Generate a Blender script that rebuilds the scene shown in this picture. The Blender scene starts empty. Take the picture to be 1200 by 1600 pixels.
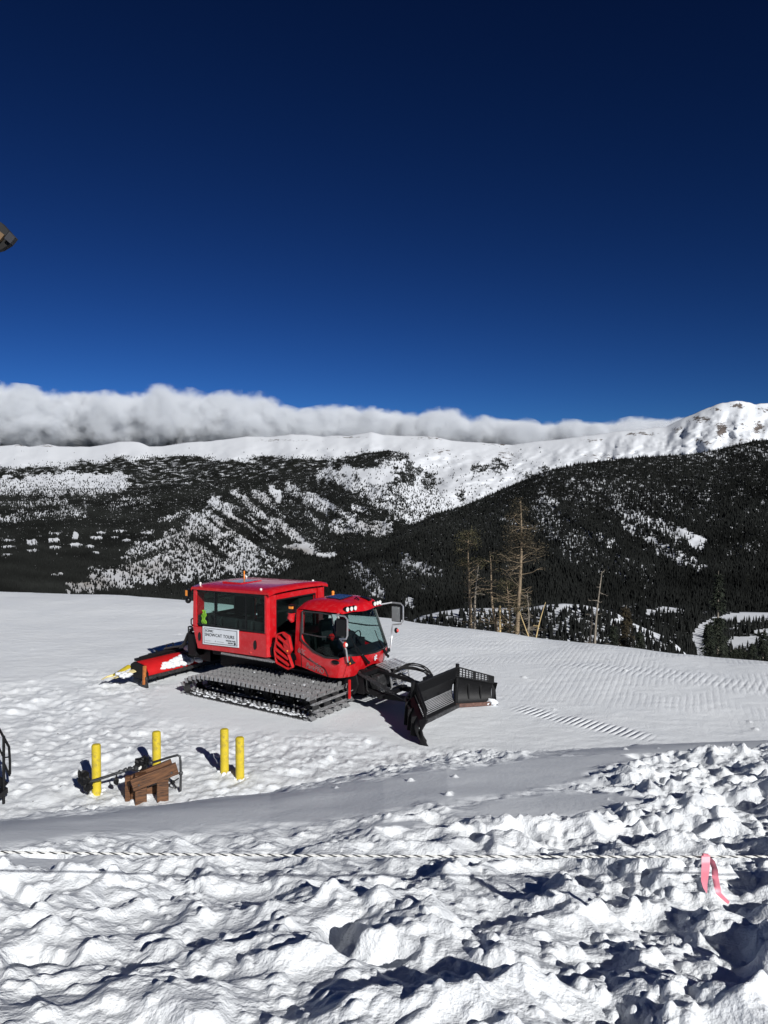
import bpy, math, random
import numpy as np
from mathutils import Vector, Matrix
random.seed(7); RNG = np.random.default_rng(11)
SC = bpy.context.scene; COL = SC.collection
R = math.radians
# ------------------------------------------------------------------ camera
H = 5.61; HOR = 765.3; FPX = 1190.0
PITCH = math.atan((800 - HOR) / FPX)            # looking slightly down
cd = bpy.data.cameras.new('camera'); cam = bpy.data.objects.new('camera', cd); COL.objects.link(cam)
cam.location = (0, 0, H); cam.rotation_euler = (math.pi / 2 - PITCH, 0, 0)
cd.sensor_fit = 'VERTICAL'; cd.sensor_height = 24; cd.lens = FPX / 1600 * 24
cd.clip_start = 0.05; cd.clip_end = 60000
SC.camera = cam
# ------------------------------------------------------------------ sky and sun
SUN_EL = 26.5; SUNV = Vector((-.48, .877, 0)).normalized() * math.cos(R(SUN_EL)); SUNV.z = -math.sin(R(SUN_EL))
w = bpy.data.worlds.new('World'); SC.world = w; w.use_nodes = True
nt = w.node_tree; bg = nt.nodes['Background']
sky = nt.nodes.new('ShaderNodeTexSky'); sky.sky_type = 'NISHITA'; sky.sun_disc = False
sky.sun_elevation = R(SUN_EL); sky.sun_rotation = math.atan2(.48, -.877)
sky.altitude = 3500; sky.air_density = 1.0; sky.dust_density = 0.05; sky.ozone_density = 3.0
gam = nt.nodes.new('ShaderNodeGamma'); gam.inputs[1].default_value = 1.35
def _mul(c):
    n = nt.nodes.new('ShaderNodeMixRGB'); n.blend_type = 'MULTIPLY'; n.inputs[0].default_value = 1; n.inputs[2].default_value = c + (1,); return n
m1 = _mul((.05, .05, .05)); g2 = nt.nodes.new('ShaderNodeGamma'); g2.inputs[1].default_value = 1.34; m2_ = _mul((2.2, 3.55, 4.8))   # deep thin-air blue
for a, b in ((sky.outputs[0], gam.inputs[0]), (gam.outputs[0], m1.inputs[1]), (m1.outputs[0], g2.inputs[0]), (g2.outputs[0], m2_.inputs[1]), (m2_.outputs[0], bg.inputs[0])): nt.links.new(a, b)
bg.inputs[1].default_value = 0.1
sl = bpy.data.lights.new('sun', 'SUN'); sl.energy = 4.9; sl.angle = R(.55); sl.color = (1, .99, .965)
so = bpy.data.objects.new('sun', sl); COL.objects.link(so); so.rotation_euler = SUNV.to_track_quat('-Z', 'Y').to_euler()
SC.view_settings.view_transform = 'Standard'; SC.view_settings.look = 'None'
SC.view_settings.exposure = 0.0; SC.view_settings.gamma = 1.0
SC.cycles.max_bounces = 8; SC.cycles.transparent_max_bounces = 16; SC.cycles.volume_bounces = 4
SC.cycles.use_denoising = True

# ------------------------------------------------------------------ pixel maths used to measure the place
def ray(u, v):
    x = (np.asarray(u, float) - 600) / FPX; y = -(np.asarray(v, float) - 800) / FPX
    c, s = math.cos(PITCH), math.sin(PITCH)
    return np.stack([x + 0 * y, c + y * s + 0 * x, -s + y * c + 0 * x], -1)
def at_depth(u, v, D):
    r = ray(u, v); k = np.asarray(D, float) / r[..., 1]
    return r * k[..., None] + np.array([0, 0, H])
def on_z(u, v, z=0.0):
    r = ray(u, v); t = (z - H) / r[..., 2]
    return r * t[..., None] + np.array([0, 0, H])
def to_px(P):
    c, s = math.cos(PITCH), math.sin(PITCH)
    x, d, z = P[..., 0], P[..., 1], P[..., 2] - H
    fw = np.maximum(d * c - z * s, .05); up = z * c + d * s
    return 600 + FPX * x / fw, 800 - FPX * up / fw

# ------------------------------------------------------------------ noise
def _h(ix, iy, s):
    n = (ix.astype(np.int64) * 374761393 + iy.astype(np.int64) * 668265263 + s * 1274126177) & 0x7fffffff
    n = ((n ^ (n >> 13)) * 1274126177) & 0x7fffffff
    n = ((n ^ (n >> 16)) * 668265263) & 0x7fffffff
    return ((n ^ (n >> 15)) & 0xffffff) / float(0xffffff)
def vn(x, y, s=0):
    ix = np.floor(x); iy = np.floor(y); fx = x - ix; fy = y - iy
    fx = fx * fx * fx * (fx * (fx * 6 - 15) + 10); fy = fy * fy * fy * (fy * (fy * 6 - 15) + 10)
    a = _h(ix, iy, s); b = _h(ix + 1, iy, s); c = _h(ix, iy + 1, s); d = _h(ix + 1, iy + 1, s)
    return a + (b - a) * fx + (c - a) * fy + (a - b - c + d) * fx * fy
def fbm(x, y, o=4, s=0, g=.5):
    t = 0; a = 1; n = 0
    for k in range(o):
        t = t + a * vn(x * 2 ** k + 17.3 * k, y * 2 ** k - 9.1 * k, s + k); n += a; a *= g
    return t / n
def billow(x, y, o=4, s=0, g=.5):
    t = 0; a = 1; n = 0
    for k in range(o):
        t = t + a * np.abs(2 * vn(x * 2 ** k + 3.7 * k, y * 2 ** k + 8.1 * k, s + k) - 1); n += a; a *= g
    return t / n
def clods(x, y, cell, rmin, rmax, s, prob=1.0, flat=.6):
    """height of scattered rounded lumps"""
    gx = np.floor(x / cell); gy = np.floor(y / cell); best = np.zeros_like(x)
    for dx in (-1, 0, 1):
        for dy in (-1, 0, 1):
            cx = gx + dx; cy = gy + dy
            px = (cx + _h(cx, cy, s)) * cell; py = (cy + _h(cx, cy, s + 1)) * cell
            rr = (rmin + (rmax - rmin) * _h(cx, cy, s + 2) ** 2) * cell
            ok = _h(cx, cy, s + 3) < prob
            d2 = ((x - px) ** 2 + (y - py) ** 2 * (0.7 + .8 * _h(cx, cy, s + 4)))
            h = rr * np.maximum(1 - d2 / (rr * rr), 0) ** 1.25 * flat * 1.15 * ok
            best = np.maximum(best, h)
    return best
def bowls(x, y, cell, s, asp=.8):
    """trodden hollows: smooth bowls that meet in crisp crests (0 at a bowl's bottom, 1 at the crest)"""
    gx = np.floor(x / cell); gy = np.floor(y / cell); best = np.full_like(x, 9.)
    for dx in (-1, 0, 1):
        for dy in (-1, 0, 1):
            cx = gx + dx; cy = gy + dy; px = (cx + _h(cx, cy, s)) * cell; py = (cy + _h(cx, cy, s + 1)) * cell; dep = .25 * _h(cx, cy, s + 2)
            best = np.minimum(best, np.sqrt((x - px) ** 2 * asp + (y - py) ** 2 / asp) / cell + dep)
    return np.clip(best, 0, 1.2)
def sstep(a, b, x):
    t = np.clip((x - a) / (b - a), 0, 1); return t * t * (3 - 2 * t)
def lerp_pts(u, pts):
    p = np.array(pts, float); return np.interp(u, p[:, 0], p[:, 1])

# ------------------------------------------------------------------ materials
def new_mat(name):
    m = bpy.data.materials.new(name); m.use_nodes = True
    return m, m.node_tree, m.node_tree.nodes['Principled BSDF']
def mat(name, col, rough=.5, metal=0.0, var=.12, scale=6.0, bump=0.0, bscale=40.0, spec=.5, coat=0.0, dirt=None, dirt_amt=.35, dirt_scale=3.0):
    m, t, p = new_mat(name); N = t.nodes.new; L = t.links.new
    tc = N('ShaderNodeTexCoord'); nz = N('ShaderNodeTexNoise'); nz.inputs['Scale'].default_value = scale; nz.inputs['Detail'].default_value = 5
    L(tc.outputs['Object'], nz.inputs['Vector'])
    cr = N('ShaderNodeValToRGB'); cr.color_ramp.elements[0].position = .3; cr.color_ramp.elements[1].position = .7
    cr.color_ramp.elements[0].color = tuple(c * (1 - var) for c in col) + (1,)
    cr.color_ramp.elements[1].color = tuple(min(1, c * (1 + var)) for c in col) + (1,)
    L(nz.outputs['Fac'], cr.inputs['Fac']); out = cr.outputs['Color']
    if dirt:
        n2 = N('ShaderNodeTexNoise'); n2.inputs['Scale'].default_value = dirt_scale; n2.inputs['Detail'].default_value = 8; n2.inputs['Roughness'].default_value = .7
        L(tc.outputs['Object'], n2.inputs['Vector'])
        r2 = N('ShaderNodeValToRGB'); r2.color_ramp.elements[0].position = .5; r2.color_ramp.elements[1].position = .72
        r2.color_ramp.elements[0].color = (0, 0, 0, 1); r2.color_ramp.elements[1].color = (dirt_amt,) * 3 + (1,)
        L(n2.outputs['Fac'], r2.inputs['Fac'])
        mx = N('ShaderNodeMixRGB'); mx.inputs[2].default_value = dirt + (1,); L(r2.outputs['Color'], mx.inputs[0]); L(out, mx.inputs[1]); out = mx.outputs[0]
    L(out, p.inputs['Base Color'])
    p.inputs['Roughness'].default_value = rough; p.inputs['Metallic'].default_value = metal
    p.inputs['Specular IOR Level'].default_value = spec; p.inputs['Coat Weight'].default_value = coat
    if bump:
        b = N('ShaderNodeBump'); b.inputs['Strength'].default_value = bump; b.inputs['Distance'].default_value = .02
        n3 = N('ShaderNodeTexNoise'); n3.inputs['Scale'].default_value = bscale; n3.inputs['Detail'].default_value = 6
        L(tc.outputs['Object'], n3.inputs['Vector']); L(n3.outputs['Fac'], b.inputs['Height']); L(b.outputs['Normal'], p.inputs['Normal'])
    return m
def glass(name, tint, refl=.08):
    m = bpy.data.materials.new(name); m.use_nodes = True; t = m.node_tree; t.nodes.clear(); N = t.nodes.new; L = t.links.new
    o = N('ShaderNodeOutputMaterial'); mx = N('ShaderNodeMixShader'); tr = N('ShaderNodeBsdfTransparent'); gl = N('ShaderNodeBsdfGlossy')
    lw = N('ShaderNodeLayerWeight'); lw.inputs[0].default_value = .5; pw = N('ShaderNodeMath'); pw.operation = 'POWER'; pw.inputs[1].default_value = 4.0; L(lw.outputs['Facing'], pw.inputs[0])
    fr = N('ShaderNodeMath'); fr.operation = 'MULTIPLY_ADD'; fr.inputs[1].default_value = .4; fr.inputs[2].default_value = .010; L(pw.outputs[0], fr.inputs[0])
    tr.inputs[0].default_value = tint + (1,); gl.inputs['Roughness'].default_value = .03; gl.inputs[0].default_value = (.9, .9, .9, 1)
    L(fr.outputs[0], mx.inputs[0]); L(tr.outputs[0], mx.inputs[1]); L(gl.outputs[0], mx.inputs[2]); L(mx.outputs[0], o.inputs[0])
    return m
RED = mat('red_paint', (.54, .007, .012), .27, var=.05, scale=2, coat=.4, dirt=(.52, .16, .17), dirt_amt=.25, dirt_scale=8)
REDD = mat('red_hood_plastic', (.52, .012, .014), .42, var=.1)
BLACK = mat('black_steel', (.007, .007, .008), .55, var=.3, scale=14, bump=.15, spec=.25)
BLACKG = mat('black_trim', (.006, .006, .007), .35, var=.2, spec=.35)
GUN = mat('worn_dark_steel', (.05, .05, .052), .45, metal=.6, var=.4, scale=22, bump=.2, dirt=(.3, .3, .31), dirt_amt=.5, dirt_scale=9)
ALU = mat('aluminium_bar', (.37, .37, .375), .42, metal=.55, var=.25, scale=18, bump=.15, dirt=(.12, .12, .12), dirt_amt=.5, dirt_scale=12)
RUB = mat('rubber', (.018, .018, .019), .7, var=.3, scale=20, bump=.2)
CHROME = mat('light_tube', (.62, .62, .63), .3, metal=.7, var=.08)
SNOWP = mat('packed_snow', (.72, .74, .77), .7, var=.04, scale=12, bump=.5, bscale=30, spec=.25)
YEL = mat('yellow_paint', (.60, .46, .025), .5, var=.1, scale=5, dirt=(.22, .17, .07), dirt_amt=.85, dirt_scale=9, bump=.08)
CREAM = mat('cream_flap', (.62, .52, .25), .6, var=.2, scale=5)
ORN = mat('rusty_orange', (.40, .13, .03), .6, var=.35, scale=12)
WHITE = mat('white_panel', (.72, .75, .78), .4, var=.03)
LETB = mat('black_lettering', (.02, .02, .022), .5, var=.02)
LETG = mat('grey_lettering', (.30, .22, .22), .35, metal=.4, var=.1)
LENS = mat('lamp_lens', (.8, .8, .76), .12, var=.1, scale=60, coat=.5)
AMBER = mat('amber_lens', (.85, .28, .04), .2, var=.1)
REDL = mat('red_lens', (.65, .06, .05), .2, var=.1)
SEAT = mat('seat_fabric', (.007, .008, .011), .8, var=.3, scale=20)
INT = mat('cabin_interior', (.006, .006, .007), .8, var=.2)
GLD = glass('tinted_glass', (.78, .88, .85)); GLF = glass('windscreen_glass', (.79, .85, .85))
HIV = mat('hi_vis_fabric', (.55, .75, .05), .7, var=.1)
HATCH = mat('dark_hatch', (.012, .016, .03), .15, var=.1, coat=.3)
PIPE = mat('grey_pipe', (.06, .062, .066), .45, metal=.4, var=.3, scale=20)
def wood_mat():
    m, t, p = new_mat('brown_timber'); N = t.nodes.new; L = t.links.new
    tc = N('ShaderNodeTexCoord'); mp = N('ShaderNodeMapping'); mp.inputs['Scale'].default_value = (2.5, 30, 30)
    n = N('ShaderNodeTexNoise'); n.inputs['Scale'].default_value = 1.6; n.inputs['Detail'].default_value = 8; n.inputs['Roughness'].default_value = .65
    L(tc.outputs['Object'], mp.inputs[0]); L(mp.outputs[0], n.inputs['Vector'])
    cr = N('ShaderNodeValToRGB'); e = cr.color_ramp.elements; e[0].position = .35; e[0].color = (.022, .009, .004, 1); e[1].position = .68; e[1].color = (.21, .09, .034, 1)
    L(n.outputs['Fac'], cr.inputs[0]); L(cr.outputs[0], p.inputs['Base Color']); p.inputs['Roughness'].default_value = .6
    b = N('ShaderNodeBump'); b.inputs['Strength'].default_value = .5; b.inputs['Distance'].default_value = .01; L(n.outputs['Fac'], b.inputs['Height']); L(b.outputs[0], p.inputs['Normal'])
    return m
WOOD = wood_mat()
BARK = mat('pale_bark', (.22, .165, .105), .85, var=.35, scale=9, bump=.6, bscale=25)
BARKG = mat('grey_bark', (.22, .19, .15), .85, var=.35, scale=9, bump=.6, bscale=25)
BARKY = mat('bare_yellow_wood', (.50, .37, .18), .8, var=.2, scale=9)
NEED = mat('pine_needles', (.05, .045, .018), .8, var=.5, scale=1.5)
NEEDB = mat('red_brown_needles', (.11, .05, .022), .8, var=.5, scale=2)
NEEDD = mat('spruce_needles', (.018, .024, .013), .8, var=.5, scale=1.2)
FOREST = mat('far_conifers', (.0125, .0135, .0125), .95, var=.6, scale=.004, spec=.1)

# ------------------------------------------------------------------ mesh builder
class MB:
    def __init__(s): s.v = []; s.f = []
    def add(s, vs, fs):
        o = len(s.v); s.v += [tuple(v) for v in vs]; s.f += [tuple(i + o for i in f) for f in fs]; return s
    def box(s, x0, x1, y0, y1, z0, z1):
        return s.add([(x, y, z) for x in (x0, x1) for y in (y0, y1) for z in (z0, z1)],
                     [(0, 1, 3, 2), (4, 6, 7, 5), (0, 4, 5, 1), (2, 3, 7, 6), (0, 2, 6, 4), (1, 5, 7, 3)])
    def bar(s, p, q, w, h, up=(0, 0, 1)):
        p = Vector(p); q = Vector(q); d = (q - p).normalized(); up = Vector(up)
        a = d.cross(up)
        if a.length < 1e-4: a = d.cross(Vector((1, 0, 0)))
        a.normalize(); b = a.cross(d); a *= w / 2; b *= h / 2
        vs = [p - a - b, p + a - b, p + a + b, p - a + b, q - a - b, q + a - b, q + a + b, q - a + b]
        return s.add(vs, [(0, 3, 2, 1), (4, 5, 6, 7), (0, 1, 5, 4), (1, 2, 6, 5), (2, 3, 7, 6), (3, 0, 4, 7)])
    def tube(s, pts, r, n=8, caps=True):
        pts = [Vector(p) for p in pts]; rs = r if isinstance(r, (list, tuple)) else [r] * len(pts)
        o = len(s.v); prev = None
        for i, p in enumerate(pts):
            d = (pts[min(i + 1, len(pts) - 1)] - pts[max(i - 1, 0)])
            d = d.normalized() if d.length > 1e-9 else Vector((0, 0, 1))
            if prev is None:
                a = d.cross(Vector((0, 0, 1))); a = a if a.length > .05 else d.cross(Vector((1, 0, 0)))
            else: a = prev - d * prev.dot(d)
            a.normalize(); prev = a; b = d.cross(a)
            for k in range(n):
                t = 2 * math.pi * k / n; s.v.append(tuple(p + (a * math.cos(t) + b * math.sin(t)) * rs[i]))
        for i in range(len(pts) - 1):
            for k in range(n):
                s.f.append((o + i * n + k, o + i * n + (k + 1) % n, o + (i + 1) * n + (k + 1) % n, o + (i + 1) * n + k))
        if caps:
            s.f.append(tuple(o + k for k in range(n))[::-1]); e = o + (len(pts) - 1) * n; s.f.append(tuple(e + k for k in range(n)))
        return s
    def prism(s, poly, axis, a, b):
        """poly = 2D points in the plane across axis"""
        def P(p, t): return {'x': (t, p[0], p[1]), 'y': (p[0], t, p[1]), 'z': (p[0], p[1], t)}[axis]
        n = len(poly); vs = [P(p, a) for p in poly] + [P(p, b) for p in poly]
        fs = [tuple(range(n)), tuple(range(2 * n - 1, n - 1, -1))] + [(i, i + n, (i + 1) % n + n, (i + 1) % n) for i in range(n)]
        return s.add(vs, fs)
    def slab(s, quad, nrm, th):
        n = Vector(nrm).normalized() * th; q = [Vector(p) for p in quad]; k = len(q)
        return s.add(q + [p - n for p in q], [tuple(range(k)), tuple(range(2 * k - 1, k - 1, -1))] + [(i, i + k, (i + 1) % k + k, (i + 1) % k) for i in range(k)])
    def sheet(s, rows, th=0, off=None):
        """rows: list of equal-length lists of points; closed thin shell of thickness th along off(p)"""
        n = len(rows[0]); m = len(rows); o = len(s.v)
        for r in rows: s.v += [tuple(p) for p in r]
        for i in range(m - 1):
            for j in range(n - 1): s.f.append((o + i * n + j, o + i * n + j + 1, o + (i + 1) * n + j + 1, o + (i + 1) * n + j))
        if th:
            o2 = len(s.v)
            for r in rows:
                for p in r: s.v.append(tuple(Vector(p) + Vector(off(p)) * th))
            for i in range(m - 1):
                for j in range(n - 1): s.f.append((o2 + i * n + j, o2 + (i + 1) * n + j, o2 + (i + 1) * n + j + 1, o2 + i * n + j + 1))
            ring = [j for j in range(n)] + [i * n + n - 1 for i in range(1, m)] + [(m - 1) * n + j for j in range(n - 2, -1, -1)] + [i * n for i in range(m - 2, 0, -1)]
            for k in range(len(ring)):
                a, b = ring[k], ring[(k + 1) % len(ring)]; s.f.append((o + a, o2 + a, o2 + b, o + b))
        return s
    def lump(s, c, r, sx=1, sy=1, sz=1, seg=10, rough=.35, seed=0):
        rg = random.Random(seed); ph = [rg.uniform(0, 6) for _ in range(6)]; o = len(s.v); m = seg // 2 + 1
        for i in range(m + 1):
            t = math.pi * i / m
            for k in range(seg):
                p = 2 * math.pi * k / seg
                x, y, z = math.sin(t) * math.cos(p), math.sin(t) * math.sin(p), math.cos(t)
                q = 1 + rough * (math.sin(3 * x + ph[0]) * math.sin(4 * y + ph[1]) + .6 * math.sin(7 * z + ph[2] + 5 * x) * math.sin(6 * y + ph[3]))
                s.v.append((c[0] + r * sx * x * q, c[1] + r * sy * y * q, c[2] + r * sz * z * q))
        for i in range(m):
            for k in range(seg): s.f.append((o + i * seg + k, o + (i + 1) * seg + k, o + (i + 1) * seg + (k + 1) % seg, o + i * seg + (k + 1) % seg))
        return s
    def build(s, name, m, parent=None, smooth=False, bevel=0, label=None, angle=40):
        me = bpy.data.meshes.new(name); me.from_pydata(s.v, [], s.f); me.update()
        me.materials.append(m); o = bpy.data.objects.new(name, me); COL.objects.link(o)
        if smooth:
            for p in me.polygons: p.use_smooth = True
            try: me.set_sharp_from_angle(angle=R(angle))
            except Exception: pass
        if bevel:
            b = o.modifiers.new('bevel', 'BEVEL'); b.width = bevel; b.segments = 2; b.limit_method = 'ANGLE'; b.angle_limit = R(35)
        if parent: o.parent = parent
        if label: o['label'] = label
        return o
def tag(o, label=None, cat=None, group=None, kind=None):
    if label: o['label'] = label
    if cat: o['category'] = cat
    if group: o['group'] = group
    if kind: o['kind'] = kind
    return o
def empty(name, loc, rz=0, **k):
    o = bpy.data.objects.new(name, None); COL.objects.link(o); o.location = loc; o.rotation_euler = (0, 0, rz); o.empty_display_size = .3
    return tag(o, **k)
def grid_mesh(name, P, mats, attrs=None, smooth=True, flip=False):
    """P: (m, n, 3) array -> mesh"""
    m, n = P.shape[:2]; me = bpy.data.meshes.new(name)
    me.vertices.add(m * n); me.vertices.foreach_set('co', P.reshape(-1).astype(np.float32))
    i = np.arange(m - 1)[:, None] * n + np.arange(n - 1)[None]; q = np.stack([i, i + 1, i + n + 1, i + n], -1).reshape(-1, 4)
    if flip: q = q[:, ::-1]
    nf = len(q); me.loops.add(nf * 4); me.loops.foreach_set('vertex_index', q.reshape(-1).astype(np.int32))
    me.polygons.add(nf); me.polygons.foreach_set('loop_start', np.arange(0, nf * 4, 4, dtype=np.int32))
    me.update(calc_edges=True)
    me.polygons.foreach_set('use_smooth', np.full(nf, smooth))
    for k, a in (attrs or {}).items():
        at = me.attributes.new(k, 'FLOAT', 'POINT'); at.data.foreach_set('value', a.reshape(-1).astype(np.float32))
    me.materials.append(mats); me.update()
    o = bpy.data.objects.new(name, me); COL.objects.link(o); return o
def tri_mesh(name, V, F, m, smooth=False):
    me = bpy.data.meshes.new(name); me.vertices.add(len(V)); me.vertices.foreach_set('co', V.reshape(-1).astype(np.float32))
    nf, k = F.shape; me.loops.add(nf * k); me.loops.foreach_set('vertex_index', F.reshape(-1).astype(np.int32))
    me.polygons.add(nf); me.polygons.foreach_set('loop_start', np.arange(0, nf * k, k, dtype=np.int32))
    me.update(calc_edges=True); me.polygons.foreach_set('use_smooth', np.full(nf, smooth)); me.materials.append(m)
    o = bpy.data.objects.new(name, me); COL.objects.link(o); return o
def text(name, s, size, mtl, parent, loc, rot, th=.004, sx=1.0, shear=0.0):
    c = bpy.data.curves.new(name, 'FONT'); c.body = s; c.size = size; c.extrude = th; c.shear = shear; c.space_character = 1.05
    o = bpy.data.objects.new(name, c); COL.objects.link(o); bpy.context.view_layer.update()
    me = bpy.data.meshes.new_from_object(o.evaluated_get(bpy.context.evaluated_depsgraph_get())); me.name = name
    bpy.data.objects.remove(o); me.materials.clear(); me.materials.append(mtl)
    q = bpy.data.objects.new(name, me); COL.objects.link(q); q.parent = parent; q.location = loc; q.rotation_euler = rot; q.scale = (sx, 1, 1)
    return q

# ================================================================== GROUND
EDGE_V = [(-900, 1330), (-300, 1300), (0, 1288), (100, 1277), (200, 1268), (280, 1260), (420, 1244), (520, 1224), (600, 1206), (700, 1190), (850, 1180), (1000, 1168), (1200, 1160), (1500, 1152), (2200, 1150)]
EDGE_Y = [(-900, 6.4), (0, 7.0), (300, 8.2), (600, 9.5), (900, 10.9), (1200, 12.0), (2200, 12.8)]
CREST_V = [(-1500, 912), (0, 922), (100, 924), (200, 929), (300, 937), (400, 946), (620, 964), (660, 970), (700, 976), (760, 984), (850, 996), (950, 1007), (1050, 1019), (1120, 1026), (1200, 1034), (1500, 1056), (2600, 1100)]
def smax(a, b, k): 
    return k * np.logaddexp(a / k, b / k)
def base_z(x, y):
    yy = np.maximum(y, .6); u = np.clip(600 + FPX * x / yy, -2400, 3600)
    T = (lerp_pts(u, EDGE_V) - HOR) / FPX; ye = lerp_pts(u, EDGE_Y); ze = H - T * ye
    L = ye - 2.1; drop = 4.15 - ze; t = yy - 2.1; Te = T * .97
    a = (drop - 2.6 * Te) / (L - 2.6); L1 = L - 3.2     # gentle near the camera, then steep up to the lip
    tt = np.clip(t - L1, 0, 1.2)
    zb = 4.15 - a * np.minimum(t, L1) - (a * tt + (Te - a) * tt * tt / 2.4) - Te * np.maximum(t - L1 - 1.2, 0)
    zb = np.where(t < 0, 4.15 - .10 * t, zb)
    t2 = np.maximum(yy - ye, 0); zb = np.where(yy > ye, ze - Te * t2 - .13 * t2 ** 2, zb)
    zb = np.maximum(zb, -4000)
    Tc = (lerp_pts(u, CREST_V) - HOR) / FPX; yc = H / Tc
    # open snow field, beyond the crest it falls away
    tc = yy - yc; zf = -.36 * np.logaddexp(0, (tc - .8) / .9)
    zf = zf - .0006 * np.maximum(tc, 0) ** 1.5
    z = smax(zb, zf, .16)
    return z, sstep(.0, .35, zb - zf), u, ye, yc
NR1, NA = 1250, 1150
rr = np.concatenate([np.geomspace(.9, 62, NR1), np.geomspace(64, 520, 70)])
aa = np.radians(np.linspace(-56, 56, NA))
A_, R_ = np.meshgrid(aa, rr); GX = R_ * np.sin(A_); GY = R_ * np.cos(A_)
GZ, BK, GU, YE, YC = base_z(GX, GY)
_u, GV = to_px(np.stack([GX, GY, GZ], -1))
# smooth wind-packed strips on the bank that nobody has walked on
def blob(cx, cy, rx, ry, ang=0.0, soft=.35):
    c, s = math.cos(R(ang)), math.sin(R(ang)); X = (_u - cx) * c + (GV - cy) * s; Y = -(_u - cx) * s + (GV - cy) * c
    wob = .35 * (fbm(_u / 60, GV / 22, 3, 77) - .5)
    return 1 - sstep(1 - soft, 1 + soft, np.sqrt((X / rx) ** 2 + (Y / ry) ** 2) + wob)
smooth = np.zeros_like(GX)
for b in [(60, 1296, 200, 20, -5), (330, 1270, 270, 26, -6), (560, 1246, 250, 32, -9), (760, 1222, 200, 30, -6), (860, 1195, 160, 14, -5), (1060, 1168, 240, 9, -3), (40, 1350, 110, 11, -3), (850, 1260, 150, 22, -4), (600, 1292, 60, 8, -6), (980, 1250, 30, 6, 0)]:
    smooth = np.maximum(smooth, blob(*b))
tr = BK * (1 - smooth)                                  # trampled bank
near = sstep(9.5, 3.0, GY)
wx = GX + .16 * (fbm(GX * 2.3, GY * 2.3, 3, 5) - .5); wy = GY + .16 * (fbm(GX * 2.3, GY * 2.3, 3, 6) - .5)
crumb = sstep(.35, .7, fbm(GX * .7, GY * .9, 3, 25) + .22 * sstep(620, 1050, _u) + .12 * sstep(1300, 1190, GV) + .07)
hl = .13 * (fbm(wx * 1.2, wy * 1.35, 3, 21) - .5)
b1 = bowls(wx, wy, .34, 131, 1.0); b2 = bowls(wx + .2, wy + .4, .15, 141, 1.0)
hl += .13 * b1 ** 1.6 + .055 * b2 ** 1.5 * (.4 + b1)
hl += clods(wx, wy, .34, .18, .52, 41, .35, .42) * (.35 + .65 * crumb) * .9
hl += clods(wx + .3, wy + .1, .15, .22, .60, 51, .55, .62) * (.28 + .72 * crumb) * .85
hl += clods(wx * 1.02 + .1, wy, .07, .3, .6, 61, .5, .7) * (.55 + .5 * crumb)
hl += .018 * (fbm(wx * 12, wy * 12, 4, 71, .5) - .5) + .044 * (billow(wx * 5.5, wy * 6.5, 3, 75) - .4)
hl -= .07
# boot holes
hole = np.zeros_like(GX)
for dx_, s_ in ((0, 91), (.31, 191)):
    cell = .62; qx = GX + .1 * (fbm(GX * 5, GY * 5, 2, 8) - .5) + dx_; qy = GY + .1 * (fbm(GX * 5, GY * 5, 2, 9) - .5) + dx_
    gx = np.floor(qx / cell); gy = np.floor(qy / cell)
    for dx in (-1, 0, 1):
        for dy in (-1, 0, 1):
            cx = gx + dx; cy = gy + dy; px = (cx + _h(cx, cy, s_)) * cell; py = (cy + _h(cx, cy, s_ + 1)) * cell
            th = _h(cx, cy, s_ + 2) * 3.14; ex = (qx - px) * np.cos(th) + (qy - py) * np.sin(th); ey = -(qx - px) * np.sin(th) + (qy - py) * np.cos(th)
            dd = np.sqrt((ex / .19) ** 2 + (ey / .095) ** 2); on = _h(cx, cy, s_ + 3) < .12 + .14 * crumb
            hole = np.maximum(hole, on * (1 - sstep(.55, 1.15, dd)) * (.5 + .6 * _h(cx, cy, s_ + 4)))
hl -= .15 * hole
right = sstep(400, 1100, _u) * .35 + .85
GZ = GZ + tr * hl * right * .70 + BK * smooth * .03 * (fbm(GX * 1.1, GY * 1.1, 3, 13) - .5)
# small fallen bits on the smooth strips
GZ += BK * smooth * clods(GX, GY, .5, .02, .08, 301, .18, .7)
# open field: gentle undulation, rough ploughed snow towards the bollards
fld = (1 - BK) * sstep(0, 1.0, 60 - GY)
far_in = sstep(0, 4, YC - GY)
GZ += fld * .16 * (fbm(GX * .22, GY * .22, 3, 15) - .5) * sstep(0, 6, GY - YE)
rough = np.zeros_like(GX)
for b in [(150, 1190, 300, 95, 4), (420, 1180, 230, 55, 8), (40, 1110, 150, 40, 0), (640, 1185, 130, 16, -2), (230, 1080, 120, 26, 10), (500, 1160, 130, 22, 8), (250, 1250, 250, 22, -4)]:
    rough = np.maximum(rough, blob(*b))
rough *= fld
catd = np.sqrt(((GX + 2.0) / 4.6) ** 2 + ((GY - 20.8) / 3.6) ** 2)
rough *= .25 + .75 * sstep(.8, 1.2, catd)
fw_ = GX + .3 * (fbm(GX * .9, GY * .9, 3, 201) - .5); fv_ = GY + .3 * (fbm(GX * .9, GY * .9, 3, 202) - .5)
GZ += rough * (.20 * (fbm(fw_ * .8, fv_ * .8, 4, 203, .55) - .5) + .08 * (billow(fw_ * 1.6, fv_ * 1.6, 3, 207) - .4) + clods(fw_, fv_, .45, .10, .42, 204, .5, .28) + clods(fw_, fv_, .2, .15, .5, 214, .5, .45) + .05 * (fbm(GX * 7, GY * 7, 3, 215) - .5))
GZ += fld * (1 - rough) * .02 * (fbm(GX * 2.6, GY * 5.0, 3, 216) - .5)
GZ += fld * far_in * clods(fw_, fv_, .8, .03, .12, 224, .25, .5) * sstep(.9, 1.3, catd)
# level under the machine
lvl = 1 - sstep(.75, 1.05, catd); GZ = GZ * (1 - lvl * .85) + 0 * lvl
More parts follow.
